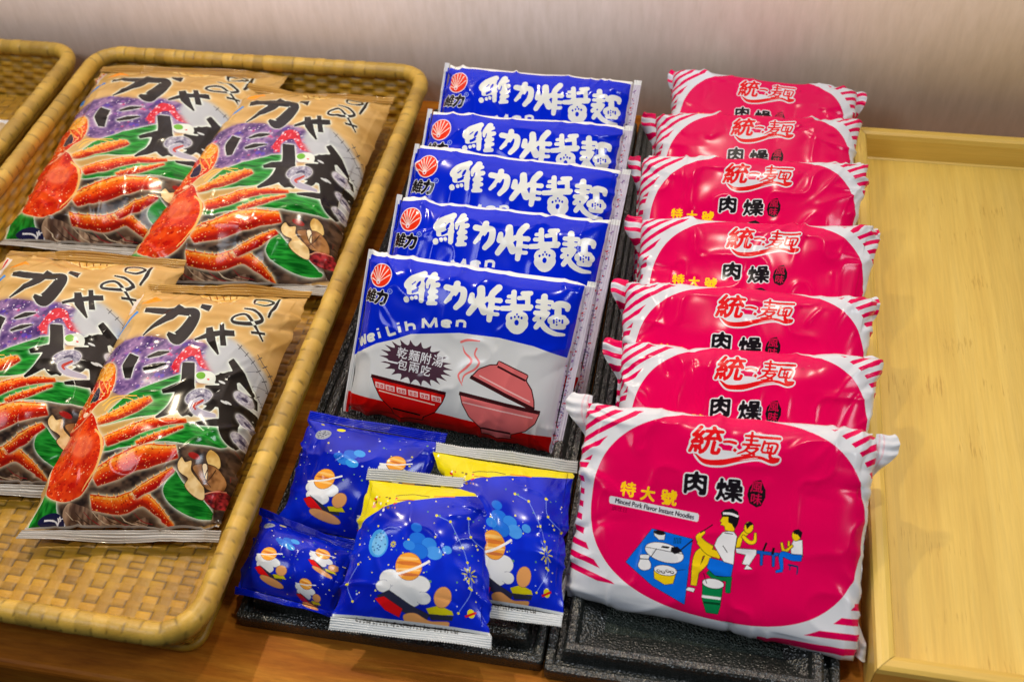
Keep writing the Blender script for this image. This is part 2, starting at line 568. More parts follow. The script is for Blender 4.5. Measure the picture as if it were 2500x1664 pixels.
def art_pink():
    W, H = 1500, 1120
    A = Art(W, H, WHITE, [(1439.4, 968.0), (2164.6, 1051.4), (2128.8, 1616.3), (1378.3, 1471.7)])
    P = (226, 0, 86)
    yy, xx = np.mgrid[0:H, 0:W]
    u, v = (xx + .5) / W, (yy + .5) / H
    # stripes that stop short of the oval
    du, dv = (u - .52) / .465, (v - .475) / .475
    rad = (np.abs(du) ** 2.35 + np.abs(dv) ** 2.35) ** (1 / 2.35)
    lf, rt = u < .5, u >= .5
    ph = np.where(lf, v - .35 * u * (v > .35) + .9 * u * (v <= .3), v + .12 * u - .75 * (1 - u) * (v < .3))
    st = ((ph * 16) % 1 < .45) & (rad > np.where(lf, 1.075, 1.10)) & ~((v > .88) & lf) & (np.abs(u - .5) > .17)
    st &= ~((v < .03) & (np.abs(u - .5) < .4))
    A.put(st, 0, 0, P)
    A.put(rad < 1.0, 0, 0, P)
    A.zoom(1360, 940, .33956)
    R, RW = (226, 20, 30), WHITE
    # main name, slanted strokes on a white ground with a swoosh
    logo = [
        ([(1190, 405), (1240, 405), (1290, 420)], [18, 22, 22]), ([(1265, 460), (1285, 475)], [24, 24]),
        ([(1400, 330), (1390, 430)], [18, 20]), ([(1345, 360), (1450, 372)], [18, 18]), ([(1350, 393), (1445, 402)], [16, 16]), ([(1325, 425), (1460, 437)], [18, 18]),
        ([(1380, 430), (1350, 470), (1290, 495)], [20, 20, 10]), ([(1355, 455), (1440, 460), (1380, 500), (1320, 505)], [14, 18, 18, 8]), ([(1350, 470), (1420, 505)], [12, 18]),
        ([(1450, 375), (1610, 390)], [20, 22]), ([(1490, 400), (1465, 480)], [18, 18]), ([(1480, 420), (1580, 432), (1560, 500)], [16, 18, 20]),
        ([(1520, 425), (1510, 485)], [13, 13]), ([(1465, 485), (1560, 500)], [16, 16]), ([(1500, 455), (1540, 460)], [12, 12]), ([(1545, 440), (1530, 525), (1600, 545)], [16, 26, 26]),
    ]
    A.strokes(logo + [([(985, 480), (1060, 545), (1180, 555), (1330, 530), (1450, 525), (1540, 560), (1590, 555)], [6, 34, 44, 34, 24, 22, 18])], R, out=(15, RW), soft=2)
    A.text('統', 1075, 388, 222, R, ang=-1, sx=1.0, shear=.14, bold=5, blob=2, out=(15, RW))
    A.poly([(1000, 440), (1450, 500), (1440, 530), (1180, 555), (1050, 535)], RW)
    A.text('統', 1075, 388, 222, R, ang=-1, sx=1.0, shear=.14, bold=5, blob=2)
    A.strokes(logo, R, soft=1.5)
    A.strokes([([(985, 485), (1060, 540), (1180, 552), (1330, 524), (1450, 520), (1540, 558), (1592, 552)], [4, 26, 38, 26, 14, 16, 18])], R, soft=2)
    A.text("®", 1665, 425, 26, (170, 5, 60))
    A.text("肉", 1000, 700, 165, BLACK, ang=-2, sx=1.05, bold=5, blob=3, out=(11, RW))
    A.text("燥", 1245, 755, 160, BLACK, ang=-2, sx=1.15, bold=4, blob=2.5, out=(11, RW))
    A.poly([(1425, 690), (1470, 685), (1505, 760), (1505, 810), (1475, 870), (1440, 880), (1390, 850), (1372, 790), (1385, 735)], BLACK)
    A.text("風", 1440, 735, 80, (200, 8, 70), bold=1)
    A.text("味", 1440, 820, 78, (200, 8, 70), bold=1)
    Y = (255, 208, 20)
    A.text("特", 522, 745, 112, Y, bold=4)
    A.text("大", 662, 778, 105, Y, bold=4)
    A.text("號", 812, 805, 112, Y, bold=4)
    A.poly([(398, 793), (1020, 920), (1030, 935), (1024, 975), (1012, 980), (392, 848), (385, 835), (388, 800)], WHITE)
    A.text("Minced Pork Flavor Instant Noodles", 708, 886, 36, (40, 30, 50), w=590, ang=3.4, bold=1)
    A.text("調理包", 460, 890, 34, (120, 0, 45), sx=1.1)
    # the noodle stall picture
    BL, YE, WH, GR = (10, 108, 226), (240, 206, 20), (236, 238, 242), (10, 128, 72)
    k = (4, BLACK)
    A.poly([(695, 1032), (985, 1105), (962, 1300), (935, 1585), (700, 1450), (508, 1278)], BL, out=k)
    A.poly([(708, 1045), (790, 1065), (782, 1112), (745, 1110), (712, 1080)], WH, out=k)
    A.ell(748, 1060, 42, 16, BLACK, 10)
    for q in range(5):
        A.line([(858 + 11 * q, 1095), (852 + 12 * q, 1140)], 5, (8, 60, 60))
    A.ell(785, 1205, 142, 66, WH, 16, out=k)
    A.ell(790, 1228, 100, 42, (222, 226, 232), 16)
    A.line([(650, 1165), (920, 1215)], 4, BLACK)
    A.line([(730, 1175), (690, 1235)], 5, BLACK)
    A.poly([(835, 1165), (880, 1160), (915, 1195), (860, 1215), (830, 1195)], BLACK)
    A.line([(890, 1195), (990, 1110)], 9, BLACK)
    A.poly([(770, 1155), (825, 1162), (812, 1175), (760, 1168)], BLACK)
    A.poly([(615, 1225), (675, 1225), (672, 1255), (688, 1290), (680, 1325), (630, 1335), (598, 1305), (612, 1255)], WH, smooth=True, out=k)
    A.line([(612, 1252), (675, 1255)], 6, BLACK)
    A.poly([(712, 1325), (872, 1345), (850, 1430), (790, 1440), (715, 1395)], YE, out=k)
    A.ell(795, 1335, 82, 36, WH, 8, out=k)
    for q in range(4):
        A.ell(745 + q * 32, 1340 + (q % 2) * 8, 17, 10, (60, 50, 45), 20)
        A.ell(745 + q * 32, 1338 + (q % 2) * 8, 10, 5, WH, 20)
    A.line([(865, 1335), (940, 1325)], 4, BLACK)
    # far diners, then the big figure
    A.poly([(1340, 1060), (1400, 1000), (1420, 1040), (1385, 1070), (1345, 1105), (1330, 1160), (1300, 1165), (1310, 1105)], YE, out=k)
    A.ell(1390, 1022, 32, 40, YE, 10, out=k)
    A.poly([(1365, 995), (1400, 980), (1422, 1000), (1400, 1010), (1378, 1035)], BLACK)
    A.strokes([([(1345, 1080), (1395, 1125), (1435, 1120), (1440, 1060)], [22, 26, 24, 14])], YE, out=k)
    A.poly([(1300, 1170), (1450, 1180), (1450, 1210), (1400, 1290), (1350, 1280), (1375, 1215), (1305, 1200)], WH, out=k)
    A.poly([(1385, 1285), (1425, 1318), (1365, 1318)], WH, out=k)
    A.strokes([([(1455, 1195), (1620, 1215)], [22, 22]), ([(1490, 1200), (1490, 1290)], [22, 16]), ([(1580, 1215), (1580, 1300)], [22, 16])], (20, 90, 190), out=k)
    A.line([(1500, 1190), (1525, 1130)], 16, BLACK)
    A.line([(1570, 1215), (1580, 1165)], 20, BLACK)
    A.poly([(1725, 1115), (1790, 1115), (1797, 1235), (1715, 1220), (1705, 1160)], WH, out=k)
    A.strokes([([(1635, 1130), (1660, 1190), (1720, 1150)], [14, 22, 16]), ([(1690, 1120), (1690, 1155)], [12, 14])], YE, out=k)
    A.ell(1745, 1080, 32, 38, YE, 0, out=k)
    A.poly([(1718, 1050), (1760, 1035), (1790, 1060), (1780, 1105), (1755, 1075), (1725, 1068)], BLACK)
    A.strokes([([(1790, 1240), (1720, 1235), (1640, 1215), (1645, 1320)], [44, 44, 36, 22]), ([(1650, 1325), (1600, 1335)], [22, 16])], BL, out=k)
    A.strokes([([(1690, 1285), (1765, 1300)], [14, 14]), ([(1765, 1300), (1760, 1355)], [12, 10]), ([(1705, 1290), (1705, 1325)], [10, 10])], (16, 50, 110))
    A.strokes([([(1140, 1180), (1050, 1200), (1020, 1270), (1000, 1440)], [70, 60, 62, 40]), ([(1110, 1210), (1075, 1280), (1020, 1350)], [50, 40, 20])], YE, out=k)
    A.poly([(960, 1455), (1010, 1465), (1000, 1490), (945, 1475)], WH, out=k)
    A.poly([(1115, 1240), (1285, 1280), (1270, 1375), (1150, 1365), (1095, 1310)], BL, out=k)
    A.strokes([([(1100, 1340), (1160, 1385), (1275, 1390)], [26, 28, 30]), ([(1255, 1395), (1250, 1490)], [36, 34])], GR, out=k)
    A.strokes([([(1130, 1170), (1060, 1130), (1030, 1090), (1070, 1050)], [30, 40, 40, 20]), ([(1190, 1220), (1100, 1190), (1030, 1120)], [52, 46, 34])], YE, out=k)
    A.line([(1040, 1060), (1130, 1000)], 8, BLACK)
    A.poly([(1205, 1055), (1275, 1045), (1305, 1085), (1290, 1190), (1285, 1285), (1215, 1265), (1180, 1210), (1145, 1150), (1165, 1100)], WH, out=k)
    A.line([(1205, 1150), (1240, 1200)], 5, BLACK)
    A.line([(1215, 1060), (1275, 1068)], 6, BLACK)
    A.poly([(1200, 945), (1285, 930), (1300, 1000), (1280, 1050), (1220, 1040), (1215, 1010), (1185, 1000), (1195, 985), (1182, 975)], YE, out=k)
    A.poly([(1185, 915), (1215, 892), (1270, 885), (1310, 910), (1320, 960), (1305, 1010), (1285, 1030), (1265, 995), (1240, 985), (1240, 945), (1195, 945)], BLACK)
    A.strokes([([(1200, 920), (1260, 925), (1312, 945)], [16, 18, 16])], WH)
    A.poly([(1065, 1400), (1215, 1420), (1195, 1600), (1180, 1650), (1095, 1640), (1065, 1540)], GR, out=k)
    A.ell(1142, 1425, 78, 34, WH, 8, out=k)
    A.line([(1070, 1350), (1095, 1425)], 5, BLACK)
    A.strokes([([(1062, 1520), (1200, 1535)], [20, 20])], WH)
    A.strokes([([(1075, 1565), (1195, 1575)], [16, 16])], (6, 70, 40))
    return A.image("pink_front")


def art_blue():
    W, H = 1500, 1115
    A = Art(W, H, (212, 216, 220), [(888.9, 604.6), (1441.3, 683.0), (1350.4, 1113.6), (824.5, 1003.2)])
    B, RD = (0, 36, 208), (200, 12, 10)
    A.zoom(0, 0, 1.0611)
    A.poly([(700, 500), (1500, 500), (1500, 905), (1330, 836), (1230, 797), (1150, 777), (1060, 766), (950, 769), (913, 781), (870, 790), (815, 812), (700, 860)], B)
    A.poly([(700, 872), (795, 901), (999, 947), (1180, 991), (1290, 1013), (1500, 1060), (1500, 1300), (700, 1300)], RD)
    A.a[:34, :] = np.array((236, 238, 236)) / 255
    A.a[:64, :26] = np.array((232, 234, 236)) / 255
    # side strips of the wrapper
    A.a[34:, -46:] = np.array((206, 200, 214)) / 255
    A.a[:, :16] = np.array((222, 224, 228)) / 255
    rng = np.random.default_rng(4)
    for q in range(120):
        y = int(rng.uniform(60, H - 20))
        c = [(150, 110, 165), (190, 40, 60), (120, 110, 150)][int(rng.integers(3))]
        x = W - 40 + int(rng.uniform(0, 26))
        A.a[y:y + int(rng.uniform(4, 12)), x:x + int(rng.uniform(5, 14))] = np.array(c) / 255
    A.zoom(860, 440, .27165)
    # shell emblem
    A.ell(258, 855, 106, 112, (240, 220, 225), 0)
    A.ell(258, 855, 97, 103, (232, 50, 20), 0)
    for a in (-150, -128, -112, -98, -82, -66, -48, -28):
        e = math.radians(a)
        x, y = 235 + 150 * math.cos(e), 925 + 190 * math.sin(e)
        d = math.hypot((x - 258) / 95, (y - 855) / 101)
        while d > .97:
            x, y = 235 + (x - 235) * .97, 925 + (y - 925) * .97
            d = math.hypot((x - 258) / 95, (y - 855) / 101)
        A.strokes([([(237, 920), (x, y)], [6, 11])], (240, 215, 205))
    A.ell(235, 912, 20, 24, (236, 220, 225))
    A.ell(235, 918, 8, 9, (200, 60, 40))
    A.text("維", 165, 1035, 120, BLACK, sx=1.05, shear=.15, bold=3, blob=2, out=(7, WHITE))
    A.text("力", 272, 1055, 125, BLACK, sx=1.0, shear=.15, bold=7, blob=4, out=(7, WHITE))
    A.ell(355, 1003, 23, 25, (150, 170, 225))
    A.ell(355, 1003, 17, 19, B)
    A.text("R", 355, 1003, 22, (170, 190, 235))
    L = (226, 230, 226)
    # plump main characters drawn as fat rounded strokes
    F = {
        "維": ([([(650, 840), (560, 890), (515, 940), (560, 960), (620, 905)], [60, 78, 70, 60, 50]), ([(640, 850), (600, 960), (530, 1000), (640, 990)], [60, 70, 60, 60]),
                ([(640, 930), (640, 1085)], [52, 44]), ([(505, 1070), (508, 1078)], [50, 50]), ([(556, 1060), (558, 1065)], [32, 32]), ([(590, 1052), (594, 1058)], [32, 32]),
                ([(740, 850), (700, 920), (690, 960)], [64, 56, 30]), ([(725, 900), (735, 1000), (725, 1095)], [60, 58, 64]), ([(770, 880), (715, 900)], [40, 44]),
                ([(780, 940), (715, 950)], [48, 46]), ([(765, 1000), (715, 1005)], [44, 46]), ([(770, 1050), (715, 1055)], [40, 46]), ([(700, 1108), (765, 1108)], [36, 36])], []),
        "力": ([([(860, 960), (920, 975), (1005, 985), (1000, 1080), (945, 1145)], [56, 54, 56, 62, 48]), ([(950, 925), (930, 1010), (855, 1095)], [56, 62, 34])], []),
        "炸": ([([(1160, 970), (1155, 1060), (1060, 1195)], [66, 70, 52]), ([(1085, 1030), (1080, 1080)], [48, 64]), ([(1215, 1060), (1190, 1090)], [40, 40]), ([(1150, 1080), (1195, 1180)], [60, 70]),
                ([(1310, 960), (1265, 1010), (1230, 1075)], [66, 64, 40]), ([(1235, 1070), (1330, 1080)], [40, 50]), ([(1262, 1060), (1250, 1180), (1240, 1255)], [54, 58, 48]),
                ([(1260, 1140), (1320, 1150)], [34, 40]), ([(1255, 1200), (1315, 1205)], [32, 36])], []),
        "醬": ([([(1450, 1000), (1455, 1110)], [50, 50]), ([(1405, 1040), (1450, 1040)], [34, 34]), ([(1395, 1085), (1455, 1090)], [38, 38]), ([(1530, 1010), (1600, 1010)], [42, 46]), ([(1575, 1010), (1580, 1110)], [46, 46]),
                ([(1500, 1055), (1560, 1050)], [40, 40]), ([(1440, 1130), (1610, 1135)], [40, 44]), ([(1355, 1150), (1420, 1150)], [46, 50]), ([(1400, 1150), (1600, 1150)], [44, 44]),
                ([(1490, 1170), (1490, 1300)], [90, 170]), ([(1450, 1240), (1530, 1240)], [120, 120]), ([(1455, 1290), (1525, 1290)], [130, 130])], [(1440, 1238, 10), (1472, 1228, 9), (1505, 1228, 9), (1532, 1238, 10), (1490, 1205, 8), (1487, 1280, 20)]),
        "麵": ([([(1725, 1040), (1725, 1200)], [60, 56]), ([(1670, 1085), (1790, 1095)], [42, 44]), ([(1665, 1135), (1770, 1145)], [36, 40]), ([(1655, 1190), (1760, 1195)], [44, 44]),
                ([(1700, 1210), (1650, 1250)], [44, 44]), ([(1745, 1210), (1660, 1320)], [56, 46]), ([(1690, 1250), (1740, 1330), (1820, 1380), (1900, 1392)], [44, 52, 44, 26]),
                ([(1815, 1130), (1860, 1110), (1925, 1125), (1930, 1160)], [60, 62, 60, 40]), ([(1850, 1150), (1850, 1220)], [60, 60]), ([(1800, 1260), (1905, 1270)], [80, 80]), ([(1810, 1310), (1890, 1315)], [60, 60]), ([(1815, 1240), (1895, 1240)], [60, 60])],
               [(1817, 1262, 9), (1817, 1280, 9), (1842, 1250, 7), (1842, 1275, 7), (1866, 1262, 9), (1890, 1262, 9), (1890, 1280, 9), (1842, 1300, 7), (1700, 1240, 8)]),
    }
    for ch, (ss, dots) in F.items():
        k = None
        ss = [([(x, y) for x, y in p], w) for p, w in ss]
        caps = []
        for p, w in ss:
            caps += [(p[0], w[0]), (p[-1], w[-1])]
        A.strokes(ss, L, soft=3)
        for (x, y), w in caps:
            A.ell(x, y, w / 2, w / 2, L, n=20)
        for x, y, r in dots:
            A.ell(x, y, r, r * 1.25, B, 0, 16)
    A.ell(610, 935, 13, 34, B, 28)
    A.ell(706, 960, 6, 30, B, 12)
    A.ell(925, 1060, 14, 26, B, 20)
    A.ell(1500, 1085, 15, 10, B, 0)
    # latin line on an arc
    def seg(ch):
        if ch == "W":
            return [[(0, 0), (.27, 1)], [(.27, 1), (.5, .1)], [(.5, .1), (.73, 1)], [(.73, 1), (1, 0)]]
        if ch == "M":
            return [[(.05, 1), (.08, 0)], [(.08, 0), (.5, .95)], [(.5, .95), (.92, 0)], [(.92, 0), (.95, 1)]]
        if ch == "L":
            return [[(.1, 0), (.1, 1)], [(.06, .95), (.95, .95)]]
        if ch == "i":
            return [[(.5, .38), (.5, 1)], [(.5, .02), (.5, .2)]]
        if ch == "h":
            return [[(.1, 0), (.1, 1)], [(.1, .55), (.35, .42), (.7, .42), (.9, .58), (.9, 1)]]
        if ch == "n":
            return [[(.1, .0), (.1, 1)], [(.1, .22), (.35, .06), (.7, .06), (.9, .3), (.9, 1)]]
        return [[(.1, .5), (.9, .5)], [(.9, .5), (.88, .2), (.5, .06), (.12, .2), (.08, .5), (.12, .82), (.5, .95), (.92, .86)]]
    for ch, x, y, a, h, w in (("W", 78, 1440, -24, 84, 92), ("e", 176, 1414, -19, 62, 74), ("i", 252, 1375, -16, 92, 30), ("L", 368, 1350, -16, 84, 78), ("i", 440, 1325, -14, 92, 30), ("h", 538, 1308, -10, 84, 84),
                              ("M", 712, 1284, -3, 84, 130), ("e", 862, 1290, 2, 58, 84), ("n", 990, 1292, 6, 58, 84)):
        e = math.radians(a)
        for sg in seg(ch):
            q = [((u_ - .5) * w, (v_ - .5) * h) for u_, v_ in sg]
            q = [(x + m_ * math.cos(e) - n_ * math.sin(e), y + m_ * math.sin(e) + n_ * math.cos(e)) for m_, n_ in q]
            A.line(q, 25, L)
    # starburst with two lines
    A.zoom(820, 860, .27165)
    n = 22
    pts = []
    for q in range(n):
        for s_, rr in ((0, 1.0), (.25, .80), (.5, .745), (.75, .80)):
            e = 2 * math.pi * (q + s_) / n
            x, y = 330 * math.cos(e) * rr, 196 * math.sin(e) * rr
            pts.append((735 + x, 92 + y + x * .20))
    A.poly(pts, (72, 46, 62))
    for i, ch in enumerate("乾麵附湯"):
        A.text(ch, 618 + i * 104, 5 + i * 24, 96, WHITE, ang=2, bold=1)
    for i, ch in enumerate("一包兩吃"):
        A.text(ch, 515 + i * 103, 82 + i * 26, 12 if i == 0 else 90, WHITE, ang=2, bold=1)
    K, PK = (60, 22, 26), (222, 110, 112)
    # red bowl
    A.poly([(340, 212), (995, 368), (960, 440), (885, 530), (770, 575), (755, 610), (510, 560), (500, 500), (410, 395), (365, 290)], (206, 18, 16), out=(9, (40, 8, 10)))
    A.line([(330, 205), (1000, 365)], 30, (62, 14, 20))
    A.line([(510, 495), (750, 560)], 16, (40, 8, 10))
    for i in range(6):
        x, y = 400 + i * 102, 292 + i * 24
        if i == 0:
            x += 8
        A.poly([(x - 40, y - 36), (x + 46, y - 16), (x + 44, y + 34), (x - 38, y + 14)], (236, 196, 196))
        A.poly([(x - 26, y - 18), (x - 4, y - 13), (x - 4, y + 14), (x - 26, y + 9)], (206, 18, 16))
        A.poly([(x + 8, y - 10), (x + 32, y - 5), (x + 32, y + 22), (x + 8, y + 16)], (206, 18, 16))
        A.poly([(x - 20, y - 8), (x - 10, y - 6), (x - 10, y + 6), (x - 20, y + 4)], (236, 196, 196))
        A.poly([(x + 14, y), (x + 26, y + 3), (x + 26, y + 14), (x + 14, y + 11)], (236, 196, 196))
    A.line([(400, 335), (895, 465)], 10, (240, 205, 190))
    # pink bowl with the lid ajar and steam
    A.poly([(1130, 365), (1835, 545), (1790, 640), (1700, 705), (1560, 735), (1545, 790), (1295, 725), (1300, 670), (1200, 570), (1150, 460)], PK, out=(9, K))
    A.line([(1120, 360), (1840, 545)], 34, K)
    A.line([(1300, 675), (1560, 730)], 18, K)
    A.line([(1150, 440), (1775, 590)], 12, (240, 190, 190))
    A.poly([(1225, 225), (1300, 150), (1400, 115), (1465, 115), (1475, 80), (1735, 210), (1715, 255), (1765, 340), (1785, 440), (1785, 510)], PK, out=(10, K))
    A.line([(1220, 215), (1790, 515)], 34, K)
    A.line([(1465, 125), (1715, 255)], 18, K)
    A.line([(1300, 205), (1755, 445)], 12, (240, 190, 190))
    A.strokes([([(1150, -60), (1170, 0), (1230, 70), (1190, 130), (1120, 190), (1125, 240), (1150, 295)], [4, 16, 22, 22, 18, 14, 4]),
               ([(1280, -40), (1260, 20), (1300, 90), (1260, 150), (1170, 200), (1145, 270)], [18, 14, 20, 20, 16, 6]), ([(1130, -90), (1200, -110), (1310, -100)], [20, 22, 10])], (236, 120, 120))
    return A.image("blue_front")


def art_snack():
    W, H = 1000, 1110
    A = Art(W, H, (6, 30, 186), [(896.6, 1149.1), (1213.1, 1167.4), (1194.3, 1591.7), (795.3, 1531.4)])
    yy, xx = np.mgrid[0:H, 0:W]
    A.noise_fill((np.ones((H, W), bool), 0, 0), (3, 22, 170), (8, 44, 214), 260, 260, 3)
    A.zoom(0, 0, 1)
    rng = np.random.default_rng(11)
    Hc = np.linalg.inv(A.Hm)

    def c(x, y):       # unit square point to photo point
        q = Hc @ np.array([x * W, y * H, 1])
        return q[:2] / q[2]
    YL, LB = (226, 216, 30), (70, 150, 236)
    # yellow corner banner
    A.poly([c(-.05, .05), c(1.05, .05), c(1.02, .105), c(.8, .135), c(.55, .178), c(.35, .222), c(.2, .272), c(.08, .335), c(-.02, .41), c(-.1, .42)], (226, 212, 10))
    for q in range(26):
        p = c(.1 + .22 * rng.random(), .15 + .12 * rng.random() + .04)
        A.ell(p[0], p[1], rng.uniform(1, 5), rng.uniform(1, 4), [(206, 30, 30), (226, 150, 130), (120, 90, 30), (240, 240, 230)][int(rng.integers(4))], rng.uniform(0, 90), 10)
    A.line([c(.28, .19), c(.40, .165), c(.52, .17)], 2.2, (110, 100, 30))
    A.line([c(.30, .22), c(.42, .21)], 2.0, (170, 60, 30))
    A.line([c(.55, .165), c(.70, .155)], 3, (226, 130, 20))
    # constellations
    for path in ([(.70, .33), (.80, .47), (.84, .55)], [(.82, .29), (.85, .40), (.97, .46)], [(.60, .30), (.70, .33)], [(.84, .55), (.88, .70), (.80, .84)], [(.10, .62), (.05, .74), (.12, .84)]):
        P = [c(*p) for p in path]
        A.line(P, 1.6, (120, 150, 235))
        for p in P:
            A.ell(p[0], p[1], 3.4, 3.4, YL, 0, 10)
    for q in range(90):
        x, y = rng.uniform(.03, .97), rng.uniform(.2, .86)
        if y < .5 - .45 * x ** .5:
            continue
        p = c(x, y)
        r = rng.choice([1.4, 1.9, 2.6, 3.6], p=[.35, .35, .2, .1])
        A.ell(p[0], p[1], r, r, [YL, (236, 226, 90), (190, 205, 240), (90, 150, 90)][int(rng.integers(4))], 0, 8)
    for x, y, r in ((.86, .62, .05), (.34, .5, .02)):
        for a in range(0, 360, 45):
            e = math.radians(a)
            A.line([c(x + .3 * r * math.cos(e), y + .3 * r * math.sin(e)), c(x + r * math.cos(e), y + r * math.sin(e))], 3, (206, 196, 40))
    # moon
    p = c(.23, .50)
    A.ell(p[0], p[1], 25, 33, (70, 160, 236), 8)
    A.ell(p[0] + 2, p[1] + 2, 19, 26, (120, 190, 240), 8)
    for q in range(16):
        e, r = rng.uniform(0, 6.28), rng.uniform(0, 1) ** .5
        A.ell(p[0] + 18 * r * math.cos(e), p[1] + 25 * r * math.sin(e), 2.2, 1.8, (40, 90, 160), 0, 8)
    # light blue nebula, and plain shapes in the colours of the picture: ringed planet over a cloud, open book, pebble
    for q, (x, y, r) in enumerate(((.50, .46, 20), (.58, .48, 18), (.62, .53, 20), (.52, .53, 22), (.45, .50, 14), (.70, .50, 12), (.48, .39, 13))):
        p = c(x, y)
        A.ell(p[0], p[1], r, r * .8, [(30, 110, 220), (48, 132, 230), (70, 150, 236)][q % 3], 20, out=(2, (12, 50, 170)) if q % 2 else None)
    OR, SK, GW = (238, 160, 60), (226, 160, 96), (226, 230, 234)
    for q, (x, y, r) in enumerate(((.36, .70, 26), (.46, .735, 30), (.55, .72, 26), (.50, .79, 28), (.42, .78, 26), (.32, .745, 18), (.58, .79, 18))):
        p = c(x, y)
        A.ell(p[0], p[1], r, r * .82, GW, 0, out=(3, (120, 126, 150)))
    for q, (x, y, r) in enumerate(((.40, .70, 22), (.46, .735, 27), (.53, .725, 22), (.49, .78, 26), (.43, .77, 22))):
        p = c(x, y)
        A.ell(p[0], p[1], r, r * .8, GW, 0)
    p = c(.47, .625)
    A.ell(p[0], p[1], 31, 34, OR, 0, out=(3, (90, 50, 30)))
    for dy, hh, cc in ((-20, 4, (246, 196, 110)), (-8, 5, (206, 116, 50)), (8, 3, (250, 206, 130)), (20, 4, (196, 110, 60))):
        wv = 30 * math.sqrt(1 - (dy / 34) ** 2)
        A.ell(p[0], p[1] + dy, wv, hh, cc, 4)
    A.line([p + (-52, 16), p + (-20, 16), p + (20, 2), p + (50, -14)], 6, (236, 236, 236))
    A.poly([c(.28, .80), c(.36, .765), c(.50, .83), c(.62, .87), c(.60, .90), c(.47, .875), c(.33, .83)], (44, 46, 70), out=(2, BLACK))
    A.poly([c(.27, .815), c(.33, .80), c(.45, .855), c(.43, .90), c(.34, .87)], (222, 16, 24), out=(2, BLACK))
    A.poly([c(.60, .84), c(.68, .815), c(.76, .835), c(.77, .855), c(.62, .87)], (206, 196, 20), out=(2, BLACK))
    A.poly([c(.61, .865), c(.77, .86), c(.76, .885), c(.63, .895)], (40, 42, 62))
    p = c(.70, .77)
    A.ell(p[0], p[1], 20, 27, SK, 25, out=(3, (110, 70, 50)))
    A.poly([c(.46, .885), c(.53, .87), c(.62, .90), c(.74, .895), c(.70, .935), c(.55, .945), c(.47, .92)], SK, smooth=True, out=(2, (110, 70, 50)))
    p = c(.88, .83)
    A.ell(p[0], p[1], 10, 12, YL, 0)
    A.line([p + (-16, 9), p + (14, -4)], 6, (212, 24, 30))
    # seals: silver above, pale strip with a printed line below
    A.a[:int(.07 * H)] = np.array((196, 198, 196)) / 255
    A.a[int(.915 * H):] = np.array((204, 210, 214)) / 255
    x = .16
    while x < .8:
        n_ = int(rng.integers(2, 4))
        for q in range(n_):
            x0, y0 = int((x + rng.uniform(0, .008)) * W), int((.927 + rng.uniform(0, .012)) * H)
            if rng.random() < .5:
                A.a[y0:y0 + 4, x0:x0 + 14] = .25
            else:
                A.a[y0 - 5:y0 + 12, x0:x0 + 4] = .28
        x += .021
    return A.image("snack_front")


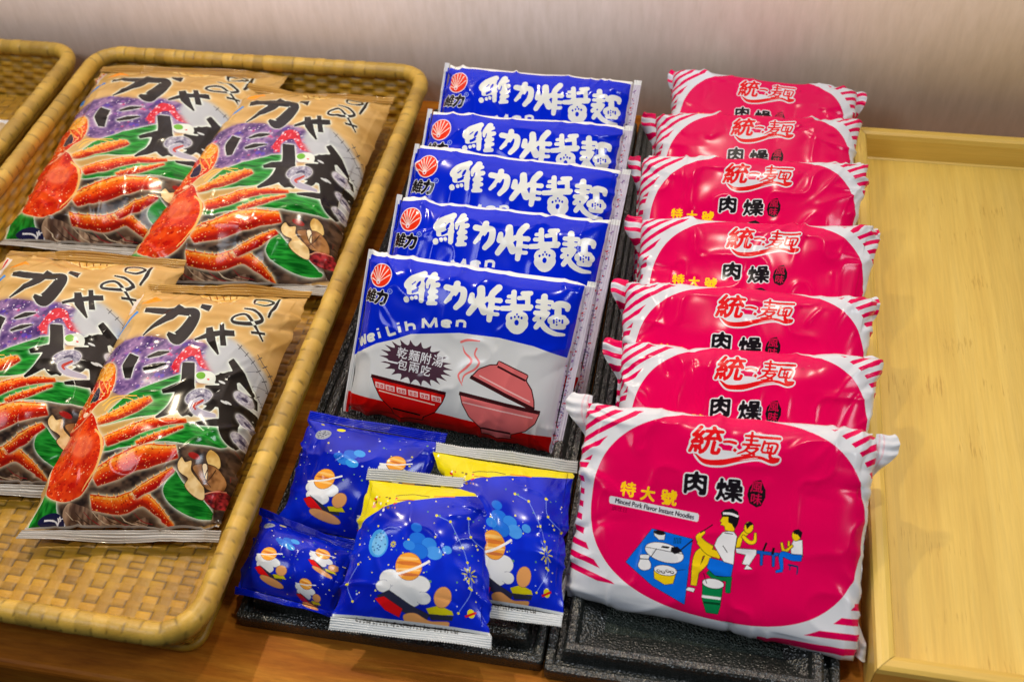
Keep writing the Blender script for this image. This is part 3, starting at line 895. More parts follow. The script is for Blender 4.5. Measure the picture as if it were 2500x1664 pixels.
def art_snack_back():
    """plain side of the same wrapper, without banner"""
    W, H = 900, 1000
    A = Art(W, H, (6, 30, 186), [(0, 0), (W, 0), (W, H), (0, H)])
    A.noise_fill((np.ones((H, W), bool), 0, 0), (3, 20, 160), (8, 42, 206), 240, 240, 8)
    rng = np.random.default_rng(21)
    YL = (226, 216, 30)
    A.ell(150, 190, 62, 44, (150, 158, 170), -10)
    for q in range(40):
        e, r = rng.uniform(0, 6.28), rng.uniform(0, 1) ** .5
        A.ell(150 + 52 * r * math.cos(e), 190 + 36 * r * math.sin(e), 5, 3, (70, 76, 90), 30, 8)
    A.ell(255, 125, 30, 16, YL)
    A.ell(110, 95, 16, 7, (180, 170, 40), 20)
    for q in range(80):
        r = rng.choice([3, 4.5, 7])
        A.ell(rng.uniform(20, 880), rng.uniform(120, 900), r, r, [YL, (200, 210, 240), (110, 160, 90)][int(rng.integers(3))], 0, 8)
    for q, (x, y, r) in enumerate(((400, 330, 50), (450, 310, 40), (370, 380, 55), (330, 360, 40), (430, 400, 46))):
        A.ell(x, y, r, r * .7, [(20, 100, 210), (50, 150, 230), (40, 120, 220)][q % 3], 20)
    for ox, oy, sc in ((280, 560, 1.0), (690, 340, .8), (640, 760, .7)):
        for x, y, r in ((-60, 60, 60), (0, 90, 70), (60, 70, 60), (10, 140, 62), (-40, 120, 56)):
            A.ell(ox + x * sc, oy + y * sc, r * sc, r * .8 * sc, (226, 230, 234), 0, out=(4, (110, 116, 140)))
        for x, y, r in ((-40, 65, 52), (0, 90, 64), (44, 76, 52), (6, 130, 56), (-30, 115, 50)):
            A.ell(ox + x * sc, oy + y * sc, r * sc, r * .8 * sc, (226, 230, 234))
        A.ell(ox, oy - 10, 72 * sc, 78 * sc, (240, 164, 60), 0, out=(4, (90, 50, 30)))
        for dy, cc in ((-40, (246, 196, 110)), (-10, (206, 116, 50)), (24, (250, 206, 130))):
            A.ell(ox, oy - 10 + dy * sc, 70 * sc * math.sqrt(1 - (dy / 78) ** 2), 9 * sc, cc, 4)
        A.line([(ox - 120 * sc, oy + 24 * sc), (ox, oy), (ox + 118 * sc, oy - 50 * sc)], 13 * sc, (236, 236, 236))
        A.poly([(ox - 110 * sc, oy + 160 * sc), (ox - 60 * sc, oy + 140 * sc), (ox + 50 * sc, oy + 210 * sc), (ox + 40 * sc, oy + 250 * sc), (ox - 60 * sc, oy + 215 * sc)], (222, 16, 24), out=(4, BLACK))
        A.poly([(ox - 70 * sc, oy + 125 * sc), (ox + 60 * sc, oy + 195 * sc), (ox + 150 * sc, oy + 200 * sc), (ox + 160 * sc, oy + 240 * sc), (ox + 60 * sc, oy + 235 * sc)], (44, 46, 66))
        A.poly([(ox + 70 * sc, oy + 190 * sc), (ox + 160 * sc, oy + 170 * sc), (ox + 190 * sc, oy + 205 * sc), (ox + 90 * sc, oy + 220 * sc)], (206, 196, 20), out=(4, BLACK))
        A.ell(ox + 140 * sc, oy + 130 * sc, 44 * sc, 56 * sc, (226, 160, 96), 20, out=(4, (110, 70, 50)))
        A.ell(ox + 60 * sc, oy + 262 * sc, 110 * sc, 34 * sc, (226, 160, 96), 12, out=(4, (110, 70, 50)))
    return A.image("snack_reverse")


def art_crab():
    W, H = 1100, 1560
    A = Art(W, H, (206, 168, 96), [(334.8, 683.3), (730.3, 663.2), (520.6, 1329.9), (-4.7, 1278.6)])
    full = (np.ones((H, W), bool), 0, 0)
    A.noise_fill(full, (188, 147, 78), (218, 180, 114), 420, 90, 2)
    rng = np.random.default_rng(5)
    A.zoom(0, 620, .3227)
    GLW = (226, 236, 226)
    # purple band with light spots
    k = A.raw([A.m(spline([(840, 760), (930, 700), (1100, 670), (1300, 690), (1500, 690), (1650, 760), (1760, 840), (1700, 960), (1450, 1010), (1200, 1060), (1000, 1100), (860, 1000)], 10, True))])
    kk = (gauss(np.pad(k[0], 60).astype(np.float32), 16), k[1] - 60, k[2] - 60)
    A.put(*kk, (112, 86, 140))
    A.noise_fill(k, (66, 44, 104), (160, 124, 170), 40, 40, 7, .85)
    A.speckle(k, 90, (4, 14), [(88, 66, 190), (150, 90, 170), (206, 60, 120), (80, 50, 150)], 3, .7)
    A.speckle(k, 150, (2, 5), [(232, 220, 240), (246, 240, 250), (210, 170, 220)], 4)
    kr = A.poly([(1330, 880), (1430, 740), (1520, 740), (1560, 820), (1680, 850), (1640, 900), (1540, 880), (1480, 800), (1400, 850), (1380, 930)], (206, 34, 52), smooth=True)
    A.speckle(kr, 60, (2, 7), [(246, 120, 140), (170, 20, 60), (250, 220, 230)], 6)
    # pale map-like patch at the right with stitched arcs
    k = A.raw([A.m(spline([(1560, 760), (1720, 650), (1850, 690), (2010, 800), (2110, 960), (2110, 1130), (2020, 1330), (1880, 1480), (1760, 1300), (1700, 1000), (1600, 900)], 10, True))])
    kk = (gauss(np.pad(k[0], 60).astype(np.float32), 12), k[1] - 60, k[2] - 60)
    A.put(*kk, (182, 187, 192))
    for path in ([(1800, 680), (1960, 800), (2060, 960), (2060, 1150)], [(1950, 700), (2060, 820), (2110, 960), (2100, 1100)], [(1850, 870), (1990, 1000), (2040, 1130)]):
        P = spline(path, 14)
        A.line(path, 5, (90, 90, 96))
        for q in range(2, len(P) - 1, 4):
            d = P[q + 1] - P[q]
            n_ = np.array([-d[1], d[0]]) / np.linalg.norm(d) * 20
            A.line([P[q] - n_, P[q] + n_], 5, (80, 80, 86))
    for a, b in (((1900, 920), (2030, 880)), ((1950, 990), (2090, 950)), ((1870, 850), (1960, 800))):
        A.line([a, b], 4, (130, 132, 140))
    # dark ground of the lower half
    A.zoom(0, 1000, .27165)
    k = A.raw([A.m([(480, 480), (900, 300), (1450, 300), (1650, 340), (2070, 300), (2420, 120), (2400, 500), (2150, 850), (2050, 1010), (1500, 1080), (140, 1075), (180, 900), (420, 700)])])
    kk = (gauss(np.pad(k[0], 40).astype(np.float32), 8), k[1] - 40, k[2] - 40)
    A.put(*kk, (46, 36, 32))
    A.noise_fill(k, (38, 30, 28), (112, 86, 68), 50, 30, 9, .85)
    # leaves
    G0, G1 = (6, 84, 20), (40, 160, 52)

    def leaf(pts, seed, sx=90, sy=14):
        k_ = A.raw([A.m(spline(pts, 10, True))])
        A.glow(*k_, 10, (206, 222, 206))
        A.noise_fill(k_, G0, G1, sx, sy, seed)
    A.zoom(0, 620, .3227)
    leaf([(800, 1290), (1000, 1100), (1370, 950), (1400, 1000), (1330, 1100), (1240, 1230), (1000, 1270)], 31)
    leaf([(800, 1500), (900, 1400), (1180, 1280), (1420, 1300), (1680, 1290), (1740, 1420), (1500, 1460), (1250, 1450), (1000, 1480)], 32)
    A.zoom(0, 1000, .27165)
    leaf([(1430, 760), (1500, 640), (1570, 570), (1640, 680), (1780, 790), (1890, 920), (1880, 985), (1700, 980), (1500, 880)], 33)
    leaf([(150, 1085), (180, 900), (300, 720), (380, 640), (450, 720), (430, 820), (380, 1060)], 34, 30, 60)
    A.poly([(250, 890), (330, 835), (440, 850), (480, 1010), (390, 1060), (300, 980)], (26, 28, 66), smooth=True)
    A.text("づ", 345, 920, 120, (230, 230, 236), ang=20)
    A.text("り", 425, 930, 90, (230, 230, 236), ang=10)
    # mushrooms and sauce under the crab
    k = A.poly([(460, 880), (540, 780), (640, 800), (800, 900), (1000, 980), (1200, 950), (1180, 1010), (800, 1020), (500, 1020)], (120, 92, 72), smooth=True)
    A.noise_fill(k, (80, 58, 48), (176, 146, 120), 26, 90, 12)
    for q in range(9):
        x = 500 + 75 * q
        A.strokes([([(x, 840 + q * 8), (x + 50, 930 + q * 5), (x + 160, 1000)], [4, 9, 4])], [(214, 196, 168), (54, 40, 36), (140, 30, 40)][q % 3])
    # crab: limbs drawn from behind to front
    OR1, OR2, RD1 = (232, 66, 14), (246, 150, 30), (196, 26, 14)

    def limb(pts, w, seed, c0=(206, 40, 10), c1=(240, 92, 20), tip=True, dots=60):
        w = [a * .86 for a in w]
        k_ = A.raw([A.brush(pts, w)])
        A.glow(*k_, 9, (226, 222, 190))
        A.noise_fill(k_, c0, c1, 46, 30, seed)
        P = spline(pts, 10)
        ww = np.interp(np.linspace(0, 1, len(P)), np.linspace(0, 1, len(w)), w)
        d = np.gradient(P, axis=0)
        n_ = np.c_[-d[:, 1], d[:, 0]] / np.linalg.norm(d, axis=1)[:, None]
        up = P - n_ * ww[:, None] * .36 * np.sign((n_ @ (0, 1.0)).mean())
        sgn = np.sign((n_ @ (0, 1.0)).mean())
        for lv, c_, al in ((-.30, (250, 160, 40), .55), (-.16, (246, 120, 26), .5), (.14, (206, 34, 10), .45), (.27, (168, 16, 10), .6), (.38, (120, 8, 10), .6)):
            kb = A.raw([A.brush(P + n_ * ww[:, None] * lv * sgn, [a * .26 for a in w])])
            pb = 12
            A.put(gauss(np.pad(kb[0], pb).astype(np.float32), 4), kb[1] - pb, kb[2] - pb, c_, al)
        k2 = A.raw([A.brush(up, [a * .14 for a in w])])
        A.noise_fill(k2, (246, 150, 30), (250, 214, 120), 16, 16, seed + 50, .8)
        for q in range(3, len(P) - 2, 3):                           # spines along the upper edge
            o_ = up[q] + (up[q] - P[q]) * .38
            e_ = d[q] / np.linalg.norm(d[q]) * 9
            A.poly([o_ - e_, o_ + e_, o_ + (up[q] - P[q]) / (np.linalg.norm(up[q] - P[q]) + 1e-6) * 24], (248, 190, 110))
        A.speckle(k_, dots // 2, (1.5, 3.6), [(252, 200, 120), (250, 180, 80), (255, 226, 180)], seed, .8)
        A.speckle(k_, dots // 2, (2, 5), (150, 16, 10), seed + 1, .6)
    limb([(740, 790), (980, 840), (1200, 800), (1330, 900), (1450, 1040)], [150, 170, 150, 120, 40], 41, dots=120)
    limb([(1150, 770), (1350, 680), (1560, 560)], [80, 110, 60], 42, (170, 16, 20), (220, 50, 20))
    limb([(820, 610), (1050, 540), (1300, 450), (1610, 410)], [150, 220, 240, 130], 43, dots=160)
    limb([(1250, 340), (1450, 270), (1680, 180)], [50, 70, 30], 44)
    limb([(980, 300), (1150, 250), (1400, 160), (1710, 130)], [110, 130, 110, 40], 45, dots=110)
    limb([(870, 120), (1050, 80), (1250, 0), (1400, -70)], [70, 100, 120, 60], 46, (226, 90, 10), (250, 170, 50), dots=110)
    A.zoom(0, 620, .3227)
    for p in ([(830, 1150), (920, 1100), (1080, 1100)], [(840, 1190), (900, 1130), (1000, 1110), (1090, 1150)]):
        A.line(p, 8, (250, 196, 90))
    A.zoom(0, 1000, .27165)
    # carapace and great claw along the left edge
    k = A.poly([(640, 60), (800, -60), (900, 40), (930, 180), (970, 290), (930, 420), (840, 560), (720, 690), (560, 760), (450, 730), (385, 640), (430, 520), (520, 330)], (216, 38, 14), smooth=True, glow=(10, (226, 206, 170)))
    A.noise_fill(k, (190, 24, 10), (238, 80, 24), 60, 60, 47)
    A.speckle(k, 130, (1.5, 4), [(252, 190, 120), (255, 216, 170), (246, 130, 60)], 48, .8)
    A.speckle(k, 120, (3, 8), (160, 14, 10), 49, .5)
    kk = A.raw([A.m([(770 + 90 * math.cos(t), 300 + 90 * math.sin(t)) for t in np.linspace(0, 6.28, 30)])])
    A.glow(*kk, 14, (250, 150, 110), .5)
    A.strokes([([(905, 170), (950, 260), (930, 400), (850, 540), (690, 690)], [16, 24, 20, 14, 8])], (246, 190, 110))
    A.zoom(0, 620, .3227)
    k = A.poly([(720, 900), (760, 820), (850, 800), (930, 860), (930, 980), (880, 1090), (800, 1130), (700, 1220), (600, 1250), (560, 1210), (640, 1060)], (228, 70, 14), smooth=True, glow=(9, (232, 216, 170)))
    A.noise_fill(k, (206, 36, 10), (240, 92, 20), 50, 50, 51)
    k2 = A.poly([(730, 880), (770, 815), (850, 800), (925, 860), (925, 930), (850, 960), (790, 900)], (246, 166, 40), smooth=True)
    A.noise_fill(k2, (240, 140, 20), (250, 200, 90), 30, 30, 52)
    A.speckle(k, 160, (2, 5), [(252, 210, 130), (255, 232, 190)], 53)
    A.poly([(735, 1090), (800, 990), (815, 1060), (790, 1110)], (40, 28, 60), smooth=True, out=(4, (240, 200, 150)))
    for p in ([(830, 910), (850, 980), (880, 1060)], [(800, 920), (815, 1000), (850, 1080)], [(870, 930), (890, 1000), (870, 1070)]):
        A.line(p, 7, (250, 190, 90))
    A.ell(700, 1190, 22, 20, (255, 220, 190), 0)
    # crackers shaped like leaves and puzzle pieces
    A.zoom(0, 1000, .27165)
    for pts, c0, c1, sd in (
        ([(1605, 520), (1650, 460), (1680, 500), (1740, 490), (1730, 570), (1780, 640), (1830, 700), (1820, 800), (1770, 810), (1700, 770), (1650, 700), (1690, 640), (1620, 590)], (214, 176, 110), (240, 212, 156), 61),
        ([(1880, 430), (1920, 360), (1990, 390), (2000, 480), (1950, 520), (1900, 500)], (204, 160, 80), (236, 204, 130), 62),
        ([(1750, 540), (1840, 500), (1960, 500), (2030, 580), (2010, 690), (1900, 720), (1830, 690), (1790, 620)], (110, 70, 38), (176, 126, 76), 63),
        ([(1840, 510), (1880, 500), (1870, 620), (1850, 610)], (230, 206, 160), (244, 226, 190), 64),
    ):
        k = A.raw([A.m(spline(pts, 10, True))])
        A.put(*A.grow(*k, 5), (60, 40, 26))
        A.noise_fill(k, c0, c1, 40, 40, sd)
    for p in ([(1890, 520), (1850, 620), (1900, 690)], [(1960, 520), (1900, 610), (1830, 680)]):
        A.line(p, 8, (64, 40, 24))
    k = A.poly([(1820, 800), (1920, 720), (2030, 690), (2110, 770), (2090, 850), (2000, 870), (1900, 880)], (120, 24, 34), smooth=True)
    A.noise_fill(k, (60, 14, 22), (190, 50, 56), 30, 20, 65)
    A.line([(1830, 760), (1930, 720), (2040, 690)], 10, (220, 150, 120))
    A.ell(1770, 440, 55, 30, (150, 30, 26), 10)
    for q in range(26):
        x, y = rng.uniform(2050, 2380), rng.uniform(120, 620)
        A.line([(x, y), (x + rng.uniform(-60, 60), y + rng.uniform(-40, 60))], rng.uniform(4, 9), [(190, 170, 150), (110, 50, 40), (150, 130, 120)][q % 3])
    # grey-violet shrimp and shells by the big character
    A.zoom(0, 620, .3227)

    def shell(x, y, rx, ry, rot, seed):
        k_ = A.ell(x, y, rx, ry, (170, 170, 186), rot, glow=(7, (236, 240, 240)))
        A.noise_fill(k_, (120, 116, 140), (206, 206, 216), 18, 18, seed)
        A.ell(x + rx * .1, y, rx * .35, ry * .3, (70, 66, 92), rot)
    # brush lettering, black with a pale halo
    K = (34, 30, 28)
    g = (9, GLW)
    A.strokes([([(1135, 455), (1250, 470), (1400, 475), (1480, 490), (1440, 590), (1360, 680), (1300, 650)], [40, 60, 66, 70, 90, 90, 26]),
               ([(1380, 425), (1310, 520), (1130, 660)], [52, 66, 10]), ([(1515, 425), (1585, 445)], [34, 56])], K, glow=g)
    A.strokes([([(1490, 690), (1600, 645), (1775, 610)], [16, 40, 40]), ([(1590, 590), (1610, 680), (1665, 775)], [48, 68, 14]), ([(1680, 560), (1700, 710)], [34, 44])], K, glow=g)
    A.strokes([([(1880, 340), (1885, 290), (1960, 270), (2010, 290), (1960, 340), (1880, 345)], [14, 22, 20, 22, 20, 14]), ([(2040, 230), (2030, 330), (2000, 430)], [16, 26, 14])], K, glow=g)
    A.strokes([([(1820, 405), (1900, 410), (1960, 460), (1880, 510), (1760, 530), (1760, 490), (1830, 455), (1890, 490), (1980, 600)], [14, 22, 24, 24, 22, 18, 20, 24, 12]), ([(1890, 570), (1990, 545)], [20, 16])], K, glow=g)
    A.strokes([([(1070, 800), (1030, 880), (1020, 970)], [70, 84, 40])], K, glow=g)
    A.strokes([([(1160, 820), (1240, 790), (1310, 775)], [14, 34, 10]), ([(1130, 910), (1210, 885), (1290, 865)], [20, 36, 10])], K, glow=g)
    big = [([(1450, 850), (1450, 1000), (1420, 1180), (1440, 1250)], [90, 100, 110, 60]), ([(1260, 1070), (1380, 1040), (1500, 1020)], [30, 60, 50]), ([(1400, 1080), (1340, 1180), (1210, 1270)], [90, 80, 20]),
           ([(1400, 1180), (1490, 1240)], [80, 40]), ([(1640, 960), (1760, 920), (1860, 870)], [50, 80, 60]), ([(1760, 800), (1840, 890), (1930, 980)], [50, 80, 20]), ([(1580, 1040), (1760, 1020), (1960, 1020)], [60, 80, 60]),
           ([(1500, 1300), (1650, 1270), (1800, 1230)], [20, 56, 50]), ([(1560, 1130), (1700, 1110), (1960, 1110)], [50, 90, 50]), ([(1740, 900), (1760, 1150), (1750, 1330), (1810, 1400)], [120, 160, 120, 40]),
           ([(1650, 1030), (1620, 1160), (1500, 1240)], [60, 50, 12]), ([(1820, 1080), (1900, 1170), (1970, 1150)], [90, 70, 30])]
    A.strokes(big, K, glow=(11, GLW), soft=3)
    shell(1530, 1100, 105, 55, -22, 71)
    A.strokes([([(1560, 1120), (1490, 1170), (1530, 1215), (1660, 1220)], [40, 56, 60, 24])], (176, 172, 190), glow=(7, (232, 236, 236)))
    A.strokes([([(1570, 1120), (1500, 1170), (1510, 1200)], [12, 22, 12])], (190, 70, 60))
    shell(1860, 1030, 72, 42, 10, 72)
    shell(1880, 1190, 80, 36, 25, 73)
    shell(1840, 1330, 70, 48, 20, 74)
    for x, y in ((1700, 965), (1750, 1100), (1720, 1105)):
        A.ell(x, y, 26, 9, (214, 220, 220), 10)
    k = A.poly([(1510, 930), (1600, 905), (1650, 930), (1640, 985), (1560, 1000), (1515, 990)], (222, 230, 220), smooth=True)
    A.ell(1545, 945, 34, 26, (110, 176, 50), -20)
    A.ell(1600, 965, 10, 6, (206, 60, 60))
    # cracker fan, flashes and coloured dashes at the top
    k = A.poly([(1465, 270), (1520, 220), (1640, 235), (1840, 215), (1845, 245), (1760, 300), (1740, 345), (1690, 365), (1640, 385), (1590, 360), (1520, 320)], (226, 178, 84), out=(4, (120, 80, 40)))
    A.noise_fill(k, (214, 160, 64), (248, 222, 150), 30, 20, 81)
    for q in range(5):
        A.line([(1520 + q * 50, 240), (1570 + q * 42, 350 - q * 12)], 8, (150, 92, 40))
    A.poly([(1100, 385), (1190, 315), (1240, 365), (1150, 390)], (250, 150, 20))
    A.line([(905, 595), (985, 530), (1085, 455)], 28, (30, 140, 226))
    A.line([(1020, 430), (1060, 340), (1090, 260)], 34, (226, 216, 206))
    A.line([(1030, 380), (1085, 265)], 12, (206, 40, 46))
    # metallic top edge, silver lower seal
    A.noise_fill((np.ones((56, W), bool), 0, 0), (156, 114, 50), (204, 164, 92), 300, 8, 90)
    A.noise_fill((np.ones((62, W), bool), 0, H - 62), (150, 140, 128), (206, 204, 200), 300, 6, 91)
    A.a = A.a[:, np.clip((np.arange(W) + 62 * (1 - np.arange(W) / W) ** 5).astype(int), 0, W - 1)]
    return A.image("crab_front")

# ---------------------------------------------------------------- materials


def mat(name, color=(.5, .5, .5), rough=.5, **kw):
    m = bpy.data.materials.new(name)
    m.use_nodes = True
    b = m.node_tree.nodes["Principled BSDF"]
    b.inputs["Base Color"].default_value = (*color, 1)
    b.inputs["Roughness"].default_value = rough
    for k, v in kw.items():
        b.inputs[k].default_value = v
    return m, m.node_tree, b


def nd(nt, kind, **kw):
    n = nt.nodes.new(kind)
    for k, v in kw.items():
        if k in n.inputs:
            n.inputs[k].default_value = v
        else:
            setattr(n, k, v)
    return n


def ramp(nt, fac, stops):
    r = nt.nodes.new("ShaderNodeValToRGB")
    while len(r.color_ramp.elements) < len(stops):
        r.color_ramp.elements.new(.5)
    for e, (p, c) in zip(r.color_ramp.elements, stops):
        e.position = p
        e.color = (*c, 1)
    nt.links.new(fac, r.inputs[0])
    return r.outputs[0]


def coords(nt, scale, loc=(0, 0, 0), kind="Object"):
    tc = nt.nodes.new("ShaderNodeTexCoord")
    mp = nt.nodes.new("ShaderNodeMapping")
    mp.inputs["Scale"].default_value = scale
    mp.inputs["Location"].default_value = loc
    nt.links.new(tc.outputs[kind], mp.inputs[0])
    return mp.outputs[0]


def noise(nt, vec, scale, detail=3, rough=.6, dist=0):
    n = nd(nt, "ShaderNodeTexNoise", Scale=scale, Detail=detail, Roughness=rough, Distortion=dist)
    nt.links.new(vec, n.inputs["Vector"])
    return n.outputs[0]


def bump(nt, b, h, dist, strength=1.0):
    n = nd(nt, "ShaderNodeBump", Strength=strength, Distance=dist)
    nt.links.new(h, n.inputs["Height"])
    nt.links.new(n.outputs[0], b.inputs["Normal"])


def mix(nt, kind, fac, a, c):
    n = nt.nodes.new("ShaderNodeMix")
    n.data_type = 'RGBA'
    n.blend_type = kind
    for i, v in ((0, fac), (6, a), (7, c)):
        if isinstance(v, (int, float)):
            n.inputs[i].default_value = v
        elif isinstance(v, tuple):
            n.inputs[i].default_value = (*v, 1)
        else:
            nt.links.new(v, n.inputs[i])
    return n.outputs[2]


def film(name, im, rough=.3, coat=.25, crinkle=.15, scale=38.0):
    m, nt, b = mat(name, rough=rough)
    t = nt.nodes.new("ShaderNodeTexImage")
    t.image = im
    t.extension = 'EXTEND'
    t.interpolation = 'Linear'
    nt.links.new(t.outputs[0], b.inputs["Base Color"])
    b.inputs["Coat Weight"].default_value = coat
    b.inputs["Coat Roughness"].default_value = .12
    b.inputs["Specular IOR Level"].default_value = .24
    v = coords(nt, (1, 1, 1))
    n = nd(nt, "ShaderNodeTexNoise", Scale=scale, Detail=2.0, Distortion=.6, noise_type='RIDGED_MULTIFRACTAL')
    nt.links.new(v, n.inputs["Vector"])
    bump(nt, b, n.outputs[0], .0022, crinkle)
    return m


def rattan(name, c0, c1, rough=.5):
    m, nt, b = mat(name, rough=rough)
    v = coords(nt, (1, 1, 1))
    n1 = noise(nt, v, 55, 3)
    col = ramp(nt, n1, [(.25, c0), (.75, c1)])
    at = nd(nt, "ShaderNodeAttribute", attribute_name="tone")
    col = mix(nt, 'MULTIPLY', 1.0, col, at.outputs["Color"])
    nt.links.new(col, b.inputs["Base Color"])
    b.inputs["Coat Weight"].default_value = .08
    b.inputs["Coat Roughness"].default_value = .3
    bump(nt, b, noise(nt, v, 900, 2), .0004, .4)
    return m


def wood(name, stops, scale, rough, coat, fine=1.0, bumpd=.0003):
    m, nt, b = mat(name, rough=rough)
    v = coords(nt, scale)
    n1 = noise(nt, v, 1.0, 6, .62, .35)
    col = ramp(nt, n1, stops)
    v2 = coords(nt, tuple(s * 6 for s in scale))
    n2 = noise(nt, v2, 1.0, 3, .7)
    col = mix(nt, 'MULTIPLY', .55 * fine, col, ramp(nt, n2, [(.30, (.55, .50, .45)), (.62, (1.12, 1.12, 1.12))]))
    nt.links.new(col, b.inputs["Base Color"])
    b.inputs["Coat Weight"].default_value = coat
    b.inputs["Coat Roughness"].default_value = .15
    bump(nt, b, n2, bumpd, .5)
    return m


M_WEAVE = rattan("woven_cane", (.40, .195, .008), (.55, .305, .018))
M_RIM = rattan("wrapped_cane", (.47, .27, .03), (.63, .41, .065), .42)
M_COUNTER = wood("counter_wood", [(.28, (.25, .062, .004)), (.48, (.40, .125, .008)), (.72, (.54, .22, .02))], (7, 60, 60), .55, .0)
M_BAMBOO = wood("bamboo_board", [(.25, (.70, .46, .09)), (.5, (.79, .555, .12)), (.75, (.84, .615, .155))], (120, 5, 60), .38, .15, .3, .0001)
M_BAMBOO_X = wood("bamboo_rail", [(.25, (.67, .42, .075)), (.5, (.76, .51, .10)), (.75, (.81, .57, .13))], (5, 120, 120), .34, .2, .3, .0001)


def laminate(m, axis, width):
    """boards glued from strips: a slightly different tone for each strip, and a few node marks"""
    nt = m.node_tree
    b = nt.nodes["Principled BSDF"]
    src = b.inputs["Base Color"].links[0].from_socket
    tc = nt.nodes.new("ShaderNodeTexCoord")
    sp = nt.nodes.new("ShaderNodeSeparateXYZ")
    nt.links.new(tc.outputs["Object"], sp.inputs[0])
    d = nd(nt, "ShaderNodeMath", operation='DIVIDE')
    d.inputs[1].default_value = width
    nt.links.new(sp.outputs[axis], d.inputs[0])
    fl = nd(nt, "ShaderNodeMath", operation='FLOOR')
    nt.links.new(d.outputs[0], fl.inputs[0])
    wn = nt.nodes.new("ShaderNodeTexWhiteNoise")
    wn.noise_dimensions = '1D'
    nt.links.new(fl.outputs[0], wn.inputs["W"])
    col = mix(nt, 'MULTIPLY', 1.0, src, ramp(nt, wn.outputs[0], [(0, (.88, .86, .82)), (1, (1.06, 1.06, 1.05))]))
    cb = nt.nodes.new("ShaderNodeCombineXYZ")
    nt.links.new(fl.outputs[0], cb.inputs[0])
    ml = nd(nt, "ShaderNodeMath", operation='MULTIPLY')
    ml.inputs[1].default_value = 26
    nt.links.new(sp.outputs[1 - axis], ml.inputs[0])
    nt.links.new(ml.outputs[0], cb.inputs[1])
    n = nd(nt, "ShaderNodeTexNoise", Scale=1.0, Detail=1.0)
    nt.links.new(cb.outputs[0], n.inputs["Vector"])
    n2 = noise(nt, coords(nt, (900, 60, 60)), 1.0, 2)
    a = nd(nt, "ShaderNodeMath", operation='MULTIPLY')
    nt.links.new(n.outputs[0], a.inputs[0])
    nt.links.new(n2, a.inputs[1])
    col = mix(nt, 'MULTIPLY', .6, col, ramp(nt, a.outputs[0], [(.36, (1, 1, 1)), (.46, (.6, .45, .25))]))
    nt.links.new(col, b.inputs["Base Color"])


laminate(M_BAMBOO, 0, .019)


M_COUNTER.node_tree.nodes["Principled BSDF"].inputs["Specular IOR Level"].default_value = .15


def hammered(name, rough, base, amp):
    m, nt, b = mat(name, base, rough)
    v = coords(nt, (1, 1, 1))
    w = nd(nt, "ShaderNodeTexVoronoi", Scale=760.0, feature='SMOOTH_F1', Smoothness=.4, Randomness=1.0)
    nt.links.new(v, w.inputs["Vector"])
    w2 = nd(nt, "ShaderNodeTexVoronoi", Scale=430.0, feature='DISTANCE_TO_EDGE')
    nt.links.new(v, w2.inputs["Vector"])
    a = nd(nt, "ShaderNodeMath", operation='ADD')
    nt.links.new(w.outputs["Distance"], a.inputs[0])
    nt.links.new(w2.outputs["Distance"], a.inputs[1])
    bump(nt, b, a.outputs[0], amp, .9)
    b.inputs["Specular IOR Level"].default_value = .9
    return m


M_TRAY = hammered("black_lacquer_plain", .28, (.016, .019, .017), .0007)
M_TRAYF = hammered("black_lacquer_hammered", .15, (.055, .07, .06), .0042)

m, nt, b = mat("wall_laminate", rough=.42)
v = coords(nt, (170, 170, 34))
n1 = noise(nt, v, 1.0, 5, .65)
v2 = coords(nt, (14, 14, 5), (3, 0, 1))
n2 = noise(nt, v2, 1.0, 3)
col = ramp(nt, n1, [(.3, (.50, .40, .29)), (.55, (.55, .445, .33)), (.75, (.59, .48, .365))])
col = mix(nt, 'MULTIPLY', .16, col, ramp(nt, n2, [(.3, (.78, .76, .74)), (.7, (1.1, 1.1, 1.12))]))
nt.links.new(col, b.inputs["Base Color"])
bump(nt, b, n1, .0006, .5)
M_WALL = m
M_DARK = mat("dark_floor", (.03, .016, .008), .6)[0]
M_KRAFT = mat("kraft_film", (.60, .47, .28), .4)[0]

# ---------------------------------------------------------------- setting


def box_mesh(name, lo, hi):
    x0, y0, z0 = lo
    x1, y1, z1 = hi
    v = [(x0, y0, z0), (x1, y0, z0), (x1, y1, z0), (x0, y1, z0), (x0, y0, z1), (x1, y0, z1), (x1, y1, z1), (x0, y1, z1)]
    f = [(3, 2, 1, 0), (4, 5, 6, 7), (0, 1, 5, 4), (1, 2, 6, 5), (2, 3, 7, 6), (3, 0, 4, 7)]
    return mesh_from(name, v, f, smooth=False)


def bevel(o, w, seg=3):
    md = o.modifiers.new("bevel", 'BEVEL')
    md.width = w
    md.segments = seg
    md.limit_method = 'ANGLE'
    return o


o = link("counter", box_mesh("counter", (-1.6, .2085, -.045), (1.6, .775, 0)), M_COUNTER)
bevel(o, .004)
tag(o, kind="structure")
o = link("wall", box_mesh("wall", (-1.8, .775, -.9), (1.8, .80, 1.3)), M_WALL)
tag(o, kind="structure")
o = link("floor", box_mesh("floor", (-1.8, -1.2, -.92), (1.8, .775, -.90)), M_DARK)
tag(o, kind="structure")
o = link("cabinet_front", box_mesh("cabinet_front", (-1.6, .235, -.9), (1.6, .26, -.045)), M_DARK)
tag(o, kind="structure")


